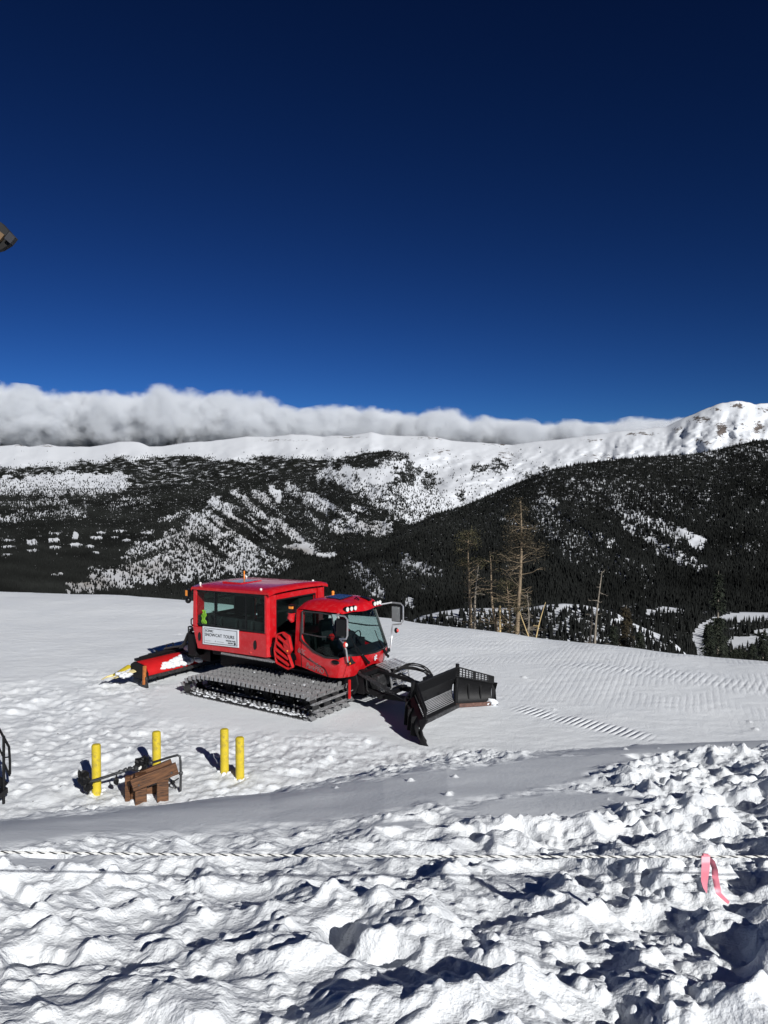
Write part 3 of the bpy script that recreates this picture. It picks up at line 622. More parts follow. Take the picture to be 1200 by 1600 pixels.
# corner pillar trims at the front of the cabin
for sg in (-1, 1): p = MB(); p.prism([(.228, 1.245 * sg), (.30, 1.16 * sg), (.30, .90 * sg), (.228, .90 * sg)][::sg], 'z', 1.14, 2.78); p.build('corner_pillar', RED, cat, bevel=.015)
rf = MB(); rows = []
for i, X in enumerate((-2.64, -2.60, -2.3, -1.2, 0, .30, .36)):
    r = []
    for Y in (-1.26, -1.24, -1.0, -.5, 0, .5, 1.0, 1.24, 1.26):
        e = max(0, abs(Y) - 1.0) / .26; ex = {0: 1, 1: .25, 5: .25, 6: 1}.get(i, 0)
        r.append((X, Y, 2.80 + .02 * (X + 2.6) + .085 - .05 * e ** 2 - .05 * ex ** 2 + .035 * math.cos(Y * 1.2)))
    rows.append(r)
rf.sheet(rows, .07, lambda p: (0, 0, -1)); roof = rf.build('cabin_roof', RED, cat, smooth=True, angle=50)
hz = 2.965
h = MB(); h.slab([(-1.98, -.55, hz), (-1.35, -.55, hz), (-1.35, .18, hz), (-1.98, .18, hz)], (0, 0, 1), .03); h.build('roof_hatch', HATCH, cat, bevel=.02)
h = MB()
hz = 2.955
for a, b, c_, d in ((-2.04, -1.29, -.61, -.56), (-2.04, -1.29, .19, .24), (-2.04, -1.99, -.555, .185), (-1.34, -1.29, -.555, .185)): h.box(a, b, c_, d, hz - .05, hz + .008)
h.build('hatch_rim', RED, cat, bevel=.008)
for X, Y in ((-.02, -1.16), (-.1, 1.14), (-2.4, -1.12), (-2.45, .8)):
    m = MB(); m.tube([(X, Y, 2.86), (X, Y, 2.92)], .025, 10); m.lump((X, Y, 2.935), .036, seg=12, rough=0); m.build('marker_lamp', LENS, cat, smooth=True)
m = MB(); m.tube([(-2.3, .55, 2.9), (-2.3, .55, 3.12)], .018, 6); m.tube([(-2.3, .55, 3.06), (-2.3, .55, 3.15)], .022, 8); m.build('roof_antenna', AMBER, cat)
# side glazing
for sg in (-1, 1):
    for X0, X1 in ((-2.44, -1.74), (-1.70, -.54), (-.51, .165)):
        g = MB(); y = sg * (WB - .018)
        g.slab([(X0, y, 1.762 if sg < 0 else 1.762), (X1, y, 1.762), (X1, y, 2.79), (X0, y, 2.755)], (0, sg, 0), .008); g.build('side_window', GLD, cat)
    g = MB(); y = sg * (WB - .03)
    for X in (-1.72, -.525): g.box(X - .018, X + .018, y - .02, y + .02, 1.765, 2.75)
    for z in (1.785, 2.765): g.box(-2.435, .16, y - .018, y + .018, z - .02, z + .014)
    if sg > 0:
        g.box(-2.43, .16, y - .015, y + .015, 2.42, 2.455)
        g.box(-2.435, .16, y - .019, y + .012, 1.80, 2.02)
    g.build('window_frame', BLACKG, cat)
g = MB(); g.slab([(.20, -.79, 1.5), (.20, .79, 1.5), (.20, .79, 2.62), (.20, -.79, 2.62)], (1, 0, 0), .008); g.build('front_bulkhead_window', GLD, cat)
g = MB()
for a, b, c_, d in ((-.84, .84, 2.60, 2.64), (-.84, .84, 1.48, 1.52), (-.84, -.80, 1.52, 2.60), (.80, .84, 1.52, 2.60)): g.box(.228, .245, a, b, c_, d)
g.build('bulkhead_seal', BLACKG, cat)
g = MB(); g.slab([(-2.56, -.84, 1.76), (-2.56, .84, 1.76), (-2.56, .84, 2.6), (-2.56, -.84, 2.6)], (-1, 0, 0), .008); g.build('rear_window', GLD, cat)
# step strip, handles, sign
g = MB(); g.box(-1.46, .52, -1.24, -1.05, 1.035, 1.075)
for k in range(36): X = -1.44 + k * .054; g.box(X, X + .02, -1.262, -1.243, 1.03, 1.07)
g.build('step_strip', ALU, cat)
for X in (-.12, -2.27):
    g = MB(); g.prism([(X - .05 + .05 * math.cos(t) * 1.0, 1.43 + .10 * math.sin(t) * 1.25) for t in [k * math.pi / 8 for k in range(16)]], 'y', -1.25, -1.228); g.build('door_handle', BLACKG, cat)
g = MB(); g.lump((-.34, -1.235, 1.2), .035, sy=.5, seg=10, rough=0); g.build('side_reflector', REDL, cat)
sg_ = MB(); sg_.slab([(-2.165, -1.262, 1.24), (-.765, -1.262, 1.29), (-.765, -1.262, 1.775), (-2.165, -1.262, 1.745)], (0, -1, 0), .02)
sign = sg_.build('sign_board', WHITE, cat, label='white sign lettered SCENIC SNOWCAT TOURS')
fr = MB()
Q = [(-2.165, 1.24), (-.765, 1.29), (-.765, 1.775), (-2.165, 1.745)]; Qi = [(-2.115, 1.278), (-.815, 1.325), (-.815, 1.737), (-2.115, 1.71)]
fr2 = MB(); Qj = [(-2.10, 1.290), (-.83, 1.336), (-.83, 1.726), (-2.10, 1.699)]
for i in range(4):
    j = (i + 1) % 4
    fr2.slab([(Qi[i][0], -1.266, Qi[i][1]), (Qi[j][0], -1.266, Qi[j][1]), (Qj[j][0], -1.266, Qj[j][1]), (Qj[i][0], -1.266, Qj[i][1])], (0, -1, 0), .003)
fr2.build('sign_border', LETB, sign)
tilt = math.atan2(.03, 1.4)
def sgn_text(s, size, X, Z, m=LETB, sx=1.0):
    return text('lettering', s, size, m, sign, (X, -1.267, Z), (math.pi / 2, -tilt, 0), .002, sx)
sgn_text('SCENIC', .095, -2.06, 1.605); sgn_text('SNOWCAT TOURS', .125, -2.07, 1.485, sx=1.04)
sgn_text('WINTER PARK', .055, -1.24, 1.415, PIPE); sgn_text('RESORT', .055, -1.16, 1.355, PIPE)
g = MB(); g.tube([(-.90, -1.268, 1.375), (-.90, -1.262, 1.375)], .035, 12); g.build('emblem', LETB, sign); g = MB(); g.tube([(-1.66, -1.268, 1.37), (-1.66, -1.262, 1.37)], .012, 8); g.build('emblem', LETB, sign)
for a, b, z in ((-2.06, -1.85, 1.345), (-1.6, -1.33, 1.362)): g = MB(); g.slab([(a, -1.266, z), (b, -1.266, z + .007), (b, -1.266, z + .013), (a, -1.266, z + .006)], (0, -1, 0), .002); g.build('fine_print', PIPE, sign)
# interior: benches and seat backs along the aisle
for a, b in ((-1.14, -.72), (.72, 1.14)): g = MB(); g.box(-2.33, .14, a, b, 1.17, 1.60); g.build('cabin_bench', INT, cat)
for sg in (-1, 1):
    for k in range(4):
        X = -2.15 + k * .60; g = MB(); g.box(X, X + .48, sg * 1.0 - .07, sg * 1.0 + .07, 1.61, 2.12 if sg > 0 else 2.02); g.box(X + .12, X + .36, sg * 1.0 - .05, sg * 1.0 + .05, 2.14, 2.30 if sg > 0 else 2.16); g.build('passenger_seat', SEAT, cat, bevel=.03)
g = MB(); g.box(-2.5, .14, -1.15, 1.15, 2.70, 2.74); g.box(-1.2, .15, .2, .9, 1.165, 2.65); g.box(-1.75, .15, 1.10, 1.16, 1.6, 2.12); g.box(-.95, .15, 1.10, 1.16, 2.12, 2.70); g.box(-2.50, -2.46, .30, 1.16, 1.16, 2.70); g.box(-2.50, -2.46, -1.16, .30, 1.16, 2.02); g.box(-2.50, -2.46, -.48, -.40, 2.02, 2.70); g.box(-2.51, -2.45, -.84, .30, 2.42, 2.45); g.build('cabin_lining', INT, cat)
# red grille behind the driver's cab
go = [(.50, 1.38), (.56, 1.04), (.98, .92), (1.12, .99), (.97, 1.30), (1.08, 1.43), (.99, 1.78), (.78, 1.86), (.60, 1.80)]
g = MB()
def gbar(a, b, w_): g.bar((a[0], -1.19, a[1]), (b[0], -1.19, b[1]), w_, .09, (0, 1, 0))
for i in range(len(go)): gbar(go[i], go[(i + 1) % len(go)], .038)
for a, b in (((.62, 1.74), (1.02, 1.52)), ((.56, 1.58), (1.0, 1.32)), ((.52, 1.40), (.98, 1.18)), ((.55, 1.22), (1.0, 1.02)), ((.80, 1.84), (1.0, 1.70))): gbar(a, b, .06)
g.prism([(.99, 1.74), (1.08, 1.43), (.97, 1.30), (.84, 1.42), (.80, 1.62)], 'y', -1.225, -1.15)
gr = g.build('engine_grille', REDD, cat, bevel=.01)
g = MB(); g.prism([(p_[0], p_[1]) for p_ in go], 'y', -1.13, -1.10); g.build('grille_mesh', BLACK, gr)
g = MB(); g.lump((.97, -1.24, 1.40), .025, seg=8, rough=0); g.build('side_marker', AMBER, gr)
g = MB(); g.prism([(.24, 1.15), (.24, 1.42), (.36, 1.55), (.5, 1.55), (.52, 1.15)], 'y', -1.12, -.95); g.lump((.42, -1.1, 1.52), .07, seg=10, rough=.1); g.tube([(.3, -1.12, 1.2), (.34, -1.15, 1.4), (.45, -1.12, 1.5)], .035, 8); g.build('filler_housing', BLACK, cat, bevel=.01)
g = MB(); g.box(.32, 1.15, -.85, .85, 1.12, 1.75); g.box(.36, 1.1, -1.0, 1.0, 1.12, 1.3); g.build('engine_housing', BLACK, cat, bevel=.02)

# ---- driver's cab shell
plan = [(1.02, -1.0), (1.25, -1.02), (1.6, -1.035), (2.0, -1.04), (2.3, -1.035), (2.52, -1.0), (2.68, -.91), (2.79, -.76), (2.86, -.55), (2.90, -.28), (2.915, 0)]
plan = plan + [(x, -y) for x, y in plan[-2::-1]]
seg = np.array(plan); cum = np.concatenate([[0], np.cumsum(np.hypot(*np.diff(seg, axis=0).T))]); SL = cum[-1]
def pl(s): return np.interp(s, cum, seg[:, 0]), np.interp(s, cum, seg[:, 1])
def shell(s, z):
    x, y = pl(s); front = min(1, max(0, (x - 1.9) / .9))
    if z > 1.42:
        k = (z - 1.42); x2 = x - .40 * front * k ; y2 = y * (1 - .085 * k)
    else:
        k = (1.42 - z); x2 = x - .42 * front * k * k - .10 * front * k; y2 = y * (1 - .10 * k * k)
    return (x2, y2, z)
def s_at_x(X): return float(np.interp(X, seg[:8, 0], cum[:8]))
def panel(name, s0, s1, zlo, zhi, n, m, mtl, th=.045, off=0.0, parent=cat, bev=0, **k):
    rows = []
    for j in range(m + 1):
        r = []
        for i in range(n + 1):
            s = s0 + (s1 - s0) * i / n; a = zlo(s); b = zhi(s); z = a + (b - a) * j / m; p = Vector(shell(s, z))
            if off: p += outn(s) * off
            r.append(tuple(p))
        rows.append(r)
    mb = MB(); mb.sheet(rows, th, lambda p: tuple((Vector((1.7, 0, p[2])) - Vector(p)).normalized())); return mb.build(name, mtl, parent, smooth=True, angle=45, **k)
def outn(s):
    a = pl(max(0, s - .02)); b = pl(min(SL, s + .02)); d = Vector((b[0] - a[0], b[1] - a[1], 0)).normalized(); return Vector((d.y, -d.x, 0))
sA = s_at_x(1.22); sD = s_at_x(2.44); sB = s_at_x(2.60); sP = cum[6] - .02; sQ = SL - sP
glc = [(0, 2.47), (sA - .001, 2.47), (sA, 2.40), (sA + .01, 1.80), (s_at_x(1.32), 1.66), (s_at_x(1.55), 1.50), (s_at_x(1.81), 1.39), (s_at_x(2.14), 1.32), (s_at_x(2.45), 1.33), (sP, 1.41), (SL / 2, 1.36), (sQ, 1.41)]
def sill(s):
    s = min(s, SL - s); return float(np.interp(s, [p_[0] for p_ in glc], [p_[1] for p_ in glc]))
def hem(s):
    x, y = pl(s); t = min(s, SL - s)
    if x < 2.2: return float(np.interp(x, [1.0, 1.3, 1.8, 2.2], [1.0, .97, .88, .83]))
    return float(np.interp(abs(y), [0, .25, .50, .58, .8, 1.04], [1.06, 1.03, .90, .84, .84, .83]))
for sd in (0, 1):
    f_ = (lambda s: s) if sd == 0 else (lambda s: SL - s)
    nm = 'cab_side_panel'
    panel(nm, f_(s_at_x(1.22)) if sd == 0 else f_(cum[6]), f_(cum[6]) if sd == 0 else f_(s_at_x(1.22)), hem, sill, 40, 8, RED)
    panel('rear_pillar', f_(0) if sd == 0 else f_(sA - .004), f_(sA - .004) if sd == 0 else f_(0), hem, lambda s: 2.46, 4, 16, RED, th=.08)
    a, b = sA + .01, sP - .05
    panel('door_glass', f_(a) if sd == 0 else f_(b), f_(b) if sd == 0 else f_(a), sill, lambda s: 2.47, 30, 6, GLD, th=.006, off=-.02)
    a, b = sP - .05, sP + .03
    panel('front_pillar', f_(a) if sd == 0 else f_(b), f_(b) if sd == 0 else f_(a), lambda s: sill(s) - .0, lambda s: 2.47, 2, 14, BLACKG, th=.06, off=.004)
    g = MB(); x0 = 1.27; x1 = 2.42
    def dp(X, z): s = s_at_x(X); p = Vector(shell(f_(s), z)); return p + outn(f_(s)) * .012
    pts = [dp(1.25, 2.43), dp(1.8, 2.44), dp(2.43, 2.42), dp(2.50, 1.88), dp(1.9, 1.84), dp(1.30, 1.86)]
    g.tube(pts + [pts[0], pts[1]], .020, 6, caps=False); g.build('door_frame', PIPE, cat)
    g = MB(); g.tube([dp(1.235, z) for z in (2.42, 2.2, 2.0, 1.82, 1.70)] + [dp(1.4, 1.60), dp(1.7, 1.44), dp(2.1, 1.34), dp(2.5, 1.35)], .024, 6); g.build('door_seal', RUB, cat)
    g = MB(); g.tube([Vector(shell(f_(s_at_x(1.26)), z)) + outn(f_(s_at_x(1.26))) * .004 for z in (1.72, 1.3, .98)], .007, 5); g.tube([dp(X, z) - outn(f_(s_at_x(X))) * .004 for X, z in ((1.24, 1.34), (1.5, 1.22), (1.8, 1.12), (2.02, 1.06), (2.10, 1.0), (2.22, .84))], .010, 5); g.build('panel_gap', BLACKG, cat)
panel('nose_panel', cum[6] + .012, SL - cum[6] - .012, hem, sill, 40, 8, RED)
panel('windscreen', sP + .03, SL - sP - .03, lambda s: sill(s), lambda s: 2.46, 24, 8, GLF, th=.006, off=-.01)
panel('windscreen_seal', sP + .03, SL - sP - .03, lambda s: sill(s) - .005, lambda s: sill(s) + .045, 24, 1, BLACKG, th=.03, off=.006)
panel('windscreen_visor', sP + .03, SL - sP - .03, lambda s: 2.40, lambda s: 2.47, 24, 1, BLACKG, th=.03, off=.006)
# cab roof
g = MB(); rows = []
XS = [1.02, 1.08, 1.3, 1.6, 1.9, 2.2, 2.42, 2.55, 2.60]
for i, X in enumerate(XS):
    r = []; hwid = np.interp(X, [1.0, 1.6, 2.3, 2.6], [.90, .97, .95, .90])
    for t in np.linspace(-1, 1, 17):
        bow = .0 if X < 2.3 else -.09 * t * t
        e = abs(t) ** 4; top = np.interp(X, [1.02, 1.08, 1.3, 1.9, 2.2, 2.45, 2.55, 2.60], [2.52, 2.64, 2.72, 2.74, 2.71, 2.66, 2.60, 2.46])
        cl = .04 * math.exp(-((abs(t) - .62) / .2) ** 2) * (1 if 2.2 < X < 2.58 else .5) - .02 * math.exp(-(t / .3) ** 2) * (X > 2.2)
        r.append((X + bow, t * hwid, top - (top - 2.46) * e * .9 + cl))
    rows.append(r)
g.sheet(rows, .05, lambda p: tuple((Vector((1.8, 0, 2.2)) - Vector(p)).normalized())); cr_ = g.build('cab_roof', RED, cat, smooth=True, angle=60)
g = MB(); g.box(1.0, 2.50, -.86, .86, 2.44, 2.458); g.build('headliner', INT, cat)
g = MB(); g.slab([(1.55, -.36, 2.765), (2.10, -.42, 2.755), (1.98, .30, 2.765), (1.52, .26, 2.775)], (0, 0, 1), .03); g.build('cab_hatch', HATCH, cat, bevel=.015)
g = MB(); g.slab([(2.15, .36, 2.74), (2.50, .30, 2.70), (2.50, .42, 2.70), (2.15, .48, 2.74)], (0, 0, 1), .05); g.tube([(2.2, .05, 2.70), (2.26, .05, 2.76), (2.36, .05, 2.70)], .02, 6); g.build('roof_vent', BLACKG, cat, bevel=.01)
g = MB(); g.tube([(1.25, .35, 2.70), (1.25, .35, 2.765)], .04, 10); g.lump((1.25, .35, 2.785), .045, seg=12, rough=0); g.build('roof_beacon', AMBER, cat, smooth=True)
for Y0 in (-.74, .44):
    for k in range(3):
        Y = Y0 + k * .145; X = 2.595 - .09 * (Y / .92) ** 2; g = MB(); zc = 2.565
        g.tube([(X - .05, Y, zc), (X + .015, Y, zc)], .068, 14); lamp = g.build('work_lamp', BLACKG, cat, smooth=True)
        g = MB(); g.tube([(X + .016, Y, zc), (X + .03, Y, zc)], .056, 14); g.build('lens', LENS, lamp)
# mast on the rear pillar with lamp
g = MB(); g.tube([(1.0, -1.06, 2.14), (.97, -1.09, 2.25), (.99, -1.08, 2.35)], [.05, .10, .09], 10); g.tube([(.99, -1.08, 2.35), (.99, -1.08, 2.38)], .10, 10); g.build('lamp_bracket', RED, cat, smooth=True)
g = MB(); g.box(.92, 1.06, -1.15, -1.01, 2.385, 2.60); bb = g.build('side_beacon', BLACKG, cat, bevel=.01)
g = MB(); g.box(.955, 1.065, -1.16, -1.10, 2.50, 2.56); g.build('lens', AMBER, bb)
# mirrors
def mirror(sg):
    y = 1.26 * sg; g = MB(); X0 = 2.50
    c = [(2.42, .93 * sg, 2.47), (2.60, y, 2.50), (2.88, y + .02 * sg, 2.49), (2.955, y + .02 * sg, 2.42), (2.955, y + .02 * sg, 2.02), (2.90, y, 1.93), (2.66, y - .06 * sg, 1.90), (2.70, 1.10 * sg, 1.78), (2.74, 1.04 * sg, 1.60), (2.74, .97 * sg, 1.28)]
    g.tube(c, .022, 8); t = g.build('mirror_arm', CHROME, cat, smooth=True)
    g = MB(); g.box(2.60, 2.90, y - .025, y + .025, 1.98, 2.42); g.build('mirror_housing', BLACKG, t, bevel=.02)
    g = MB(); g.box(2.62, 2.88, y - .036 if sg > 0 else y + .031, y - .031 if sg > 0 else y + .036, 2.00, 2.40); g.build('mirror_glass', CHROME, t)
    g = MB(); g.lump((2.80, 1.17 * sg, 1.76), .055, sz=1.4, seg=12, rough=0); g.build('indicator', BLACKG if sg > 0 else REDL, t, smooth=True)
    g = MB(); g.lump((2.84, 1.17 * sg, 1.76), .038, sz=1.4, seg=12, rough=0); g.build('indicator_lens', REDL if sg > 0 else LENS, t, smooth=True)
mirror(-1); mirror(1)
# wipers, nose lamps, emblem
for Y0, Y1, z1 in ((-.38, -.80, 1.72), (.52, .30, 1.66)):
    g = MB(); g.bar((2.93, Y0, 1.20), (2.86, Y0 + (Y1 - Y0) * .45, 1.42), .10, .06); g.tube([(2.90, Y0 + (Y1 - Y0) * .3, 1.38), (2.80, Y1, z1)], .016, 6); g.tube([(2.93, Y0 + .03, 1.18), (2.96, Y0 + .03, 1.18)], .045, 10); g.tube([(2.84, Y1 + .12, z1 - .28), (2.74, Y1 - .08, z1 + .25)], .012, 5); g.build('wiper', BLACKG, cat, bevel=.008)
g = MB(); g.tube([(2.70, -.86, 1.24), (2.745, -.90, 1.24)], .05, 12); q = g.build('nose_indicator', BLACKG, cat); g = MB(); g.lump((2.745, -.89, 1.235), .028, seg=8, rough=0); g.build('lens', AMBER, q)
g = MB(); g.tube([(2.70, .90, 1.26), (2.76, .93, 1.26)], .05, 12); g.build('nose_indicator', BLACKG, cat)
g = MB(); g.lump((2.40, -1.045, 1.25), .10, sx=1.3, sy=.35, sz=.55, seg=12, rough=0); g.build('door_pull', BLACKG, cat, smooth=True)
g = MB()
for a, b in (((-.03, 1.17), (.035, 1.31)), ((.0, 1.24), (.06, 1.20)), ((-.05, 1.27), (.0, 1.24)), ((-.05, 1.20), (-.01, 1.24)), ((.0, 1.25), (.06, 1.29))): g.bar((2.915, a[0] + .0, a[1]), (2.915, b[0], b[1]), .026, .02, (1, 0, 0))
g.build('nose_emblem', WHITE, cat)
# lettering on the door panel (each word a piece of its own)
def side_text(s, size, X, z, ang, m=LETG, sx=1.0, sh=0.0):
    p_ = Vector(shell(s_at_x(X), z)) + Vector((0, -.012, 0)); return text('lettering', s, size, m, cat, p_, (math.pi / 2, ang, 0), .004, sx, sh)
side_text('600', .20, 1.13, 1.36, R(14), sx=.85); side_text('PistenBully', .085, 1.52, 1.22, R(24), sx=1.15, sh=.3)
side_text('ParkPRO', .19, 1.42, 1.00, R(11), sx=.80)
# interior of the cab
g = MB(); g.box(1.35, 1.75, -.30, .25, 1.16, 1.5); g.box(1.22, 1.36, -.28, .23, 1.35, 2.1); g.box(1.24, 1.34, -.12, .08, 2.1, 2.3); g.build('driver_seat', SEAT, cat, bevel=.05)
g = MB(); g.box(1.3, 1.7, .42, .8, 1.16, 1.5); g.box(1.2, 1.32, .44, .78, 1.5, 2.0); g.build('co_driver_seat', SEAT, cat, bevel=.05)
g = MB(); g.prism([(2.35, 1.2), (2.78, 1.2), (2.74, 1.40), (2.5, 1.52), (2.35, 1.45)], 'y', -.85, .85); g.box(1.9, 2.2, .3, .55, 1.15, 1.62); g.build('dashboard', INT, cat, bevel=.02)
g = MB(); g.box(1.1, 2.6, -.9, .9, 1.06, 1.12); g.build('cab_floor', BLACK, cat)
g = MB(); g.lump((1.95, -.30, 1.85), .10, sx=.9, sz=1.0, seg=12, rough=.15, seed=3); g.lump((1.80, -.42, 1.72), .09, seg=10, rough=.2, seed=4); g.build('red_headrest_cover', REDD, cat, smooth=True)
g = MB(); pts = [(2.28 + .05 * math.sin(t), .02 + .19 * math.cos(t), 1.70 + .18 * math.sin(t)) for t in [k * math.pi / 8 for k in range(17)]]; g.tube(pts, .016, 6, caps=False); g.bar((2.45, .02, 1.5), (2.28, .02, 1.70), .05, .04); g.build('steering_wheel', BLACKG, cat)
g = MB(); g.box(2.05, 2.28, -.55, .05, 1.45, 1.88); g.build('monitor_console', SEAT, cat, bevel=.08)

# ---- chassis
g = MB(); g.box(-2.2, 2.35, -.55, .55, .48, 1.06); g.box(-2.0, .3, -1.05, 1.05, .93, 1.06); g.prism([(2.2, .35), (2.2, 1.0), (2.65, 1.0), (2.75, .6), (2.6, .35)], 'y', -.55, .55); g.box(.3, 2.5, -.85, .85, .80, .86); g.build('chassis', BLACK, cat, bevel=.02)
# ---- tracks
prof = [(-1.62, .03), (-1.0, .02), (0, .02), (1.0, .02), (2.15, .02), (2.36, .07), (2.50, .20), (2.53, .34), (2.44, .47), (2.28, .53), (1.6, .535), (.8, .54), (0, .545), (-.8, .54), (-1.35, .52), (-1.72, .44), (-1.95, .33), (-2.08, .20), (-2.02, .09), (-1.85, .045)]
PP = np.array(prof + [prof[0]]); pc = np.concatenate([[0], np.cumsum(np.hypot(*np.diff(PP, axis=0).T))]); PLn = pc[-1]
def tp(s):
    s = s % PLn; return Vector((np.interp(s, pc, PP[:, 0]), 0, np.interp(s, pc, PP[:, 1])))
def track(sg):
    y0, y1 = (-2.07, -.52) if sg < 0 else (.52, 2.07)
    t = MB(); rows = []; ns = 120
    for yb in (y0 + .10, y0 + .55, y1 - .55, y1 - .12):
        lo = [[(tp(k * PLn / ns).x, yb - .11, tp(k * PLn / ns).z) for k in range(ns + 1)], [(tp(k * PLn / ns).x, yb + .11, tp(k * PLn / ns).z) for k in range(ns + 1)]]
        t.sheet(lo, .03, lambda p: tuple((Vector((.25, p[1], .28)) - Vector(p)).normalized()))
    tr_ = t.build('track', RUB, cat, label='near side crawler track' if sg < 0 else 'far side crawler track')
    b = MB(); nb = 58; rg = random.Random(3)
    for k in range(nb):
        s = (k + .5) * PLn / nb; c = tp(s); d = (tp(s + .02) - tp(s - .02)).normalized(); n = Vector((d.z, 0, -d.x))
        hgt = .10
        # channel-shaped bar: base plate, upright web, toothed crest, bent ends
        b.bar((c.x + n.x * .012, y0, c.z + n.z * .012), (c.x + n.x * .012, y1, c.z + n.z * .012), .060, .018, n)
        nt_ = 9
        for q in range(nt_):
            ya = y0 + (y1 - y0) * q / nt_; yb2 = y0 + (y1 - y0) * (q + .86) / nt_
            hh = hgt * (1.0 if q % 2 == 0 else .72); lean = d * (.012 if q % 2 else -.012)
            b.bar((c.x + n.x * (.02 + hh / 2) + lean.x, ya, c.z + n.z * (.02 + hh / 2) + lean.z), (c.x + n.x * (.02 + hh / 2) + lean.x, yb2, c.z + n.z * (.02 + hh / 2) + lean.z), .018, hh, n)
        ye = y0 if sg < 0 else y1
        b.prism([(c.x - .055, c.z - .0), (c.x + .055, c.z), (c.x + n.x * .12 + .01, c.z + n.z * .12), (c.x + n.x * .12 - .03, c.z + n.z * .12)], 'y', ye - .028, ye)
        # inner guide horn
        for yb in (y0 + .32, y1 - .33): b.bar((c.x - n.x * .01, yb - .03, c.z - n.z * .01), (c.x - n.x * .09, yb, c.z - n.z * .09), .03, .05)
    b.build('crossbars', ALU, tr_)
    # wheels
    for X, z, r_ in [(-1.72, .30, .17), (-1.0, .22, .17), (-.3, .22, .17), (.4, .22, .17), (1.1, .22, .17), (1.75, .22, .17), (2.22, .30, .21)]:
        wq = MB()
        yc = y0 + .78
        wq.tube([(X, yc - .09, z), (X, yc + .09, z)], r_, 20); wq.tube([(X, yc - .13, z), (X, yc + .13, z)], r_ * .45, 12)
        o = wq.build('wheel', BLACK, tr_, smooth=True)
    wq = MB(); wq.box(-1.75, 2.2, y0 + .72, y0 + .80, .24, .34); wq.build('bogie_beam', BLACK, tr_)
    # packed snow on the tread
    sn = MB(); rg = random.Random(5 + sg)
    for k in range(190):
        X = rg.uniform(-1.9, 2.3); Y = rg.uniform(y0 + .06, y1 - .05); up = rg.random() < .22
        if up: z = (.55 if X > -1.3 else .55 - (-1.3 - X) * .32) + .05
        else: z = .055; Y = y0 + abs(rg.gauss(0, .16)) + .03 if sg < 0 else Y
        sn.lump((X, Y, z), rg.uniform(.012, .030 if up else .036), sx=rg.uniform(1, 2.2), sz=.6, seg=6, rough=.3, seed=k)
    sn.build('packed_snow', SNOWP, tr_)['kind'] = 'stuff'
    return tr_
track(-1); track(1)
# ---- front lift frame
g = MB()
for Y in (-.42, .42):
    g.bar((2.45, Y * .95, .55), (3.5, Y * 1.1, .42), .11, .14); g.bar((3.48, Y * 1.1, .42), (4.58, Y * .75, .42), .10, .13); g.box(2.7, 2.9, Y - .08, Y + .08, .38, 1.0)
g.bar((3.45, -.62, .42), (3.45, .62, .42), .12, .12); g.box(4.50, 4.62, -.70, .70, .22, .62); g.box(4.46, 4.54, -.2, .2, .60, .98)
g.bar((2.7, 0, .95), (4.5, 0, .72), .08, .09); g.box(2.85, 3.0, -.55, .55, .86, .98)
lf = g.build('lift_frame', BLACK, cat, bevel=.012)
for Y in (-.55, .55):
    g = MB(); g.tube([(2.75, Y * .9, .92), (3.7, Y * 1.05, .62)], .055, 10); g.tube([(3.7, Y * 1.05, .62), (4.5, Y * 1.15, .38)], .028, 8); g.build('hydraulic_cylinder', GUN, cat, smooth=True)
g = MB()   # stepped access grille ahead of the nose
for k in range(6): g.bar((2.95 + k * .07, .02, 1.06 - k * .015), (2.95 + k * .07, .88, 1.06 - k * .015), .022, .02)
for Y in (.02, .30, .60, .88): g.bar((2.92, Y, 1.05), (3.34, Y, .96), .03, .03); g.bar((3.34, Y, .96), (3.42, Y, .52), .035, .03)
for z in (.84, .74, .64, .54): g.bar((3.36 + (.96 - z) * .14, .02, z), (3.36 + (.96 - z) * .14, .88, z), .045, .028)
g.build('access_step', CHROME, cat)
g = MB(); g.tube([(3.25, .45, .78), (3.30, .45, .78)], .17, 18, caps=True); g.box(3.0, 3.2, -.3, .35, .5, .85); g.build('winch_block', GUN, cat, bevel=.01)
rg = random.Random(9); hs = MB()
for k in range(7):
    y0 = -.05 + k * .035; zt = 1.02 + rg.uniform(-.06, .09); x1 = 4.42 + rg.uniform(-.05, .12)
    pts = [(3.35, y0 + .1, .78), (3.45, y0 + .15, .95), (3.75, y0 + .25, zt + .04), (4.1, y0 + .30, zt + .02), (x1 - .05, y0 + .22, .92), (x1, y0 + .1, .72), (x1 + .03, y0, .58)]
    P3 = []
    for i in range(len(pts) - 1):
        for t in (0, .33, .66):
            a = Vector(pts[max(i - 1, 0)]); b = Vector(pts[i]); c = Vector(pts[i + 1]); d = Vector(pts[min(i + 2, len(pts) - 1)])
            P3.append(.5 * ((2 * b) + (c - a) * t + (2 * a - 5 * b + 4 * c - d) * t * t + (3 * b - a - 3 * c + d) * t ** 3))
    P3.append(Vector(pts[-1])); hs.tube(P3, .016, 6)
for k in range(6):
    y0 = -.5 + k * .12; hs.tube([(2.72, y0, .95), (2.95 + rg.uniform(-.05, .1), y0 - .05, .80), (3.0, y0, .5), (3.25, y0 + .1, .38)], .016, 6)
hs.build('hydraulic_hoses', RUB, cat, smooth=True)
g = MB(); g.box(2.62, 2.66, -.80, -.74, .30, .78); g.build('red_strap', REDD, cat)

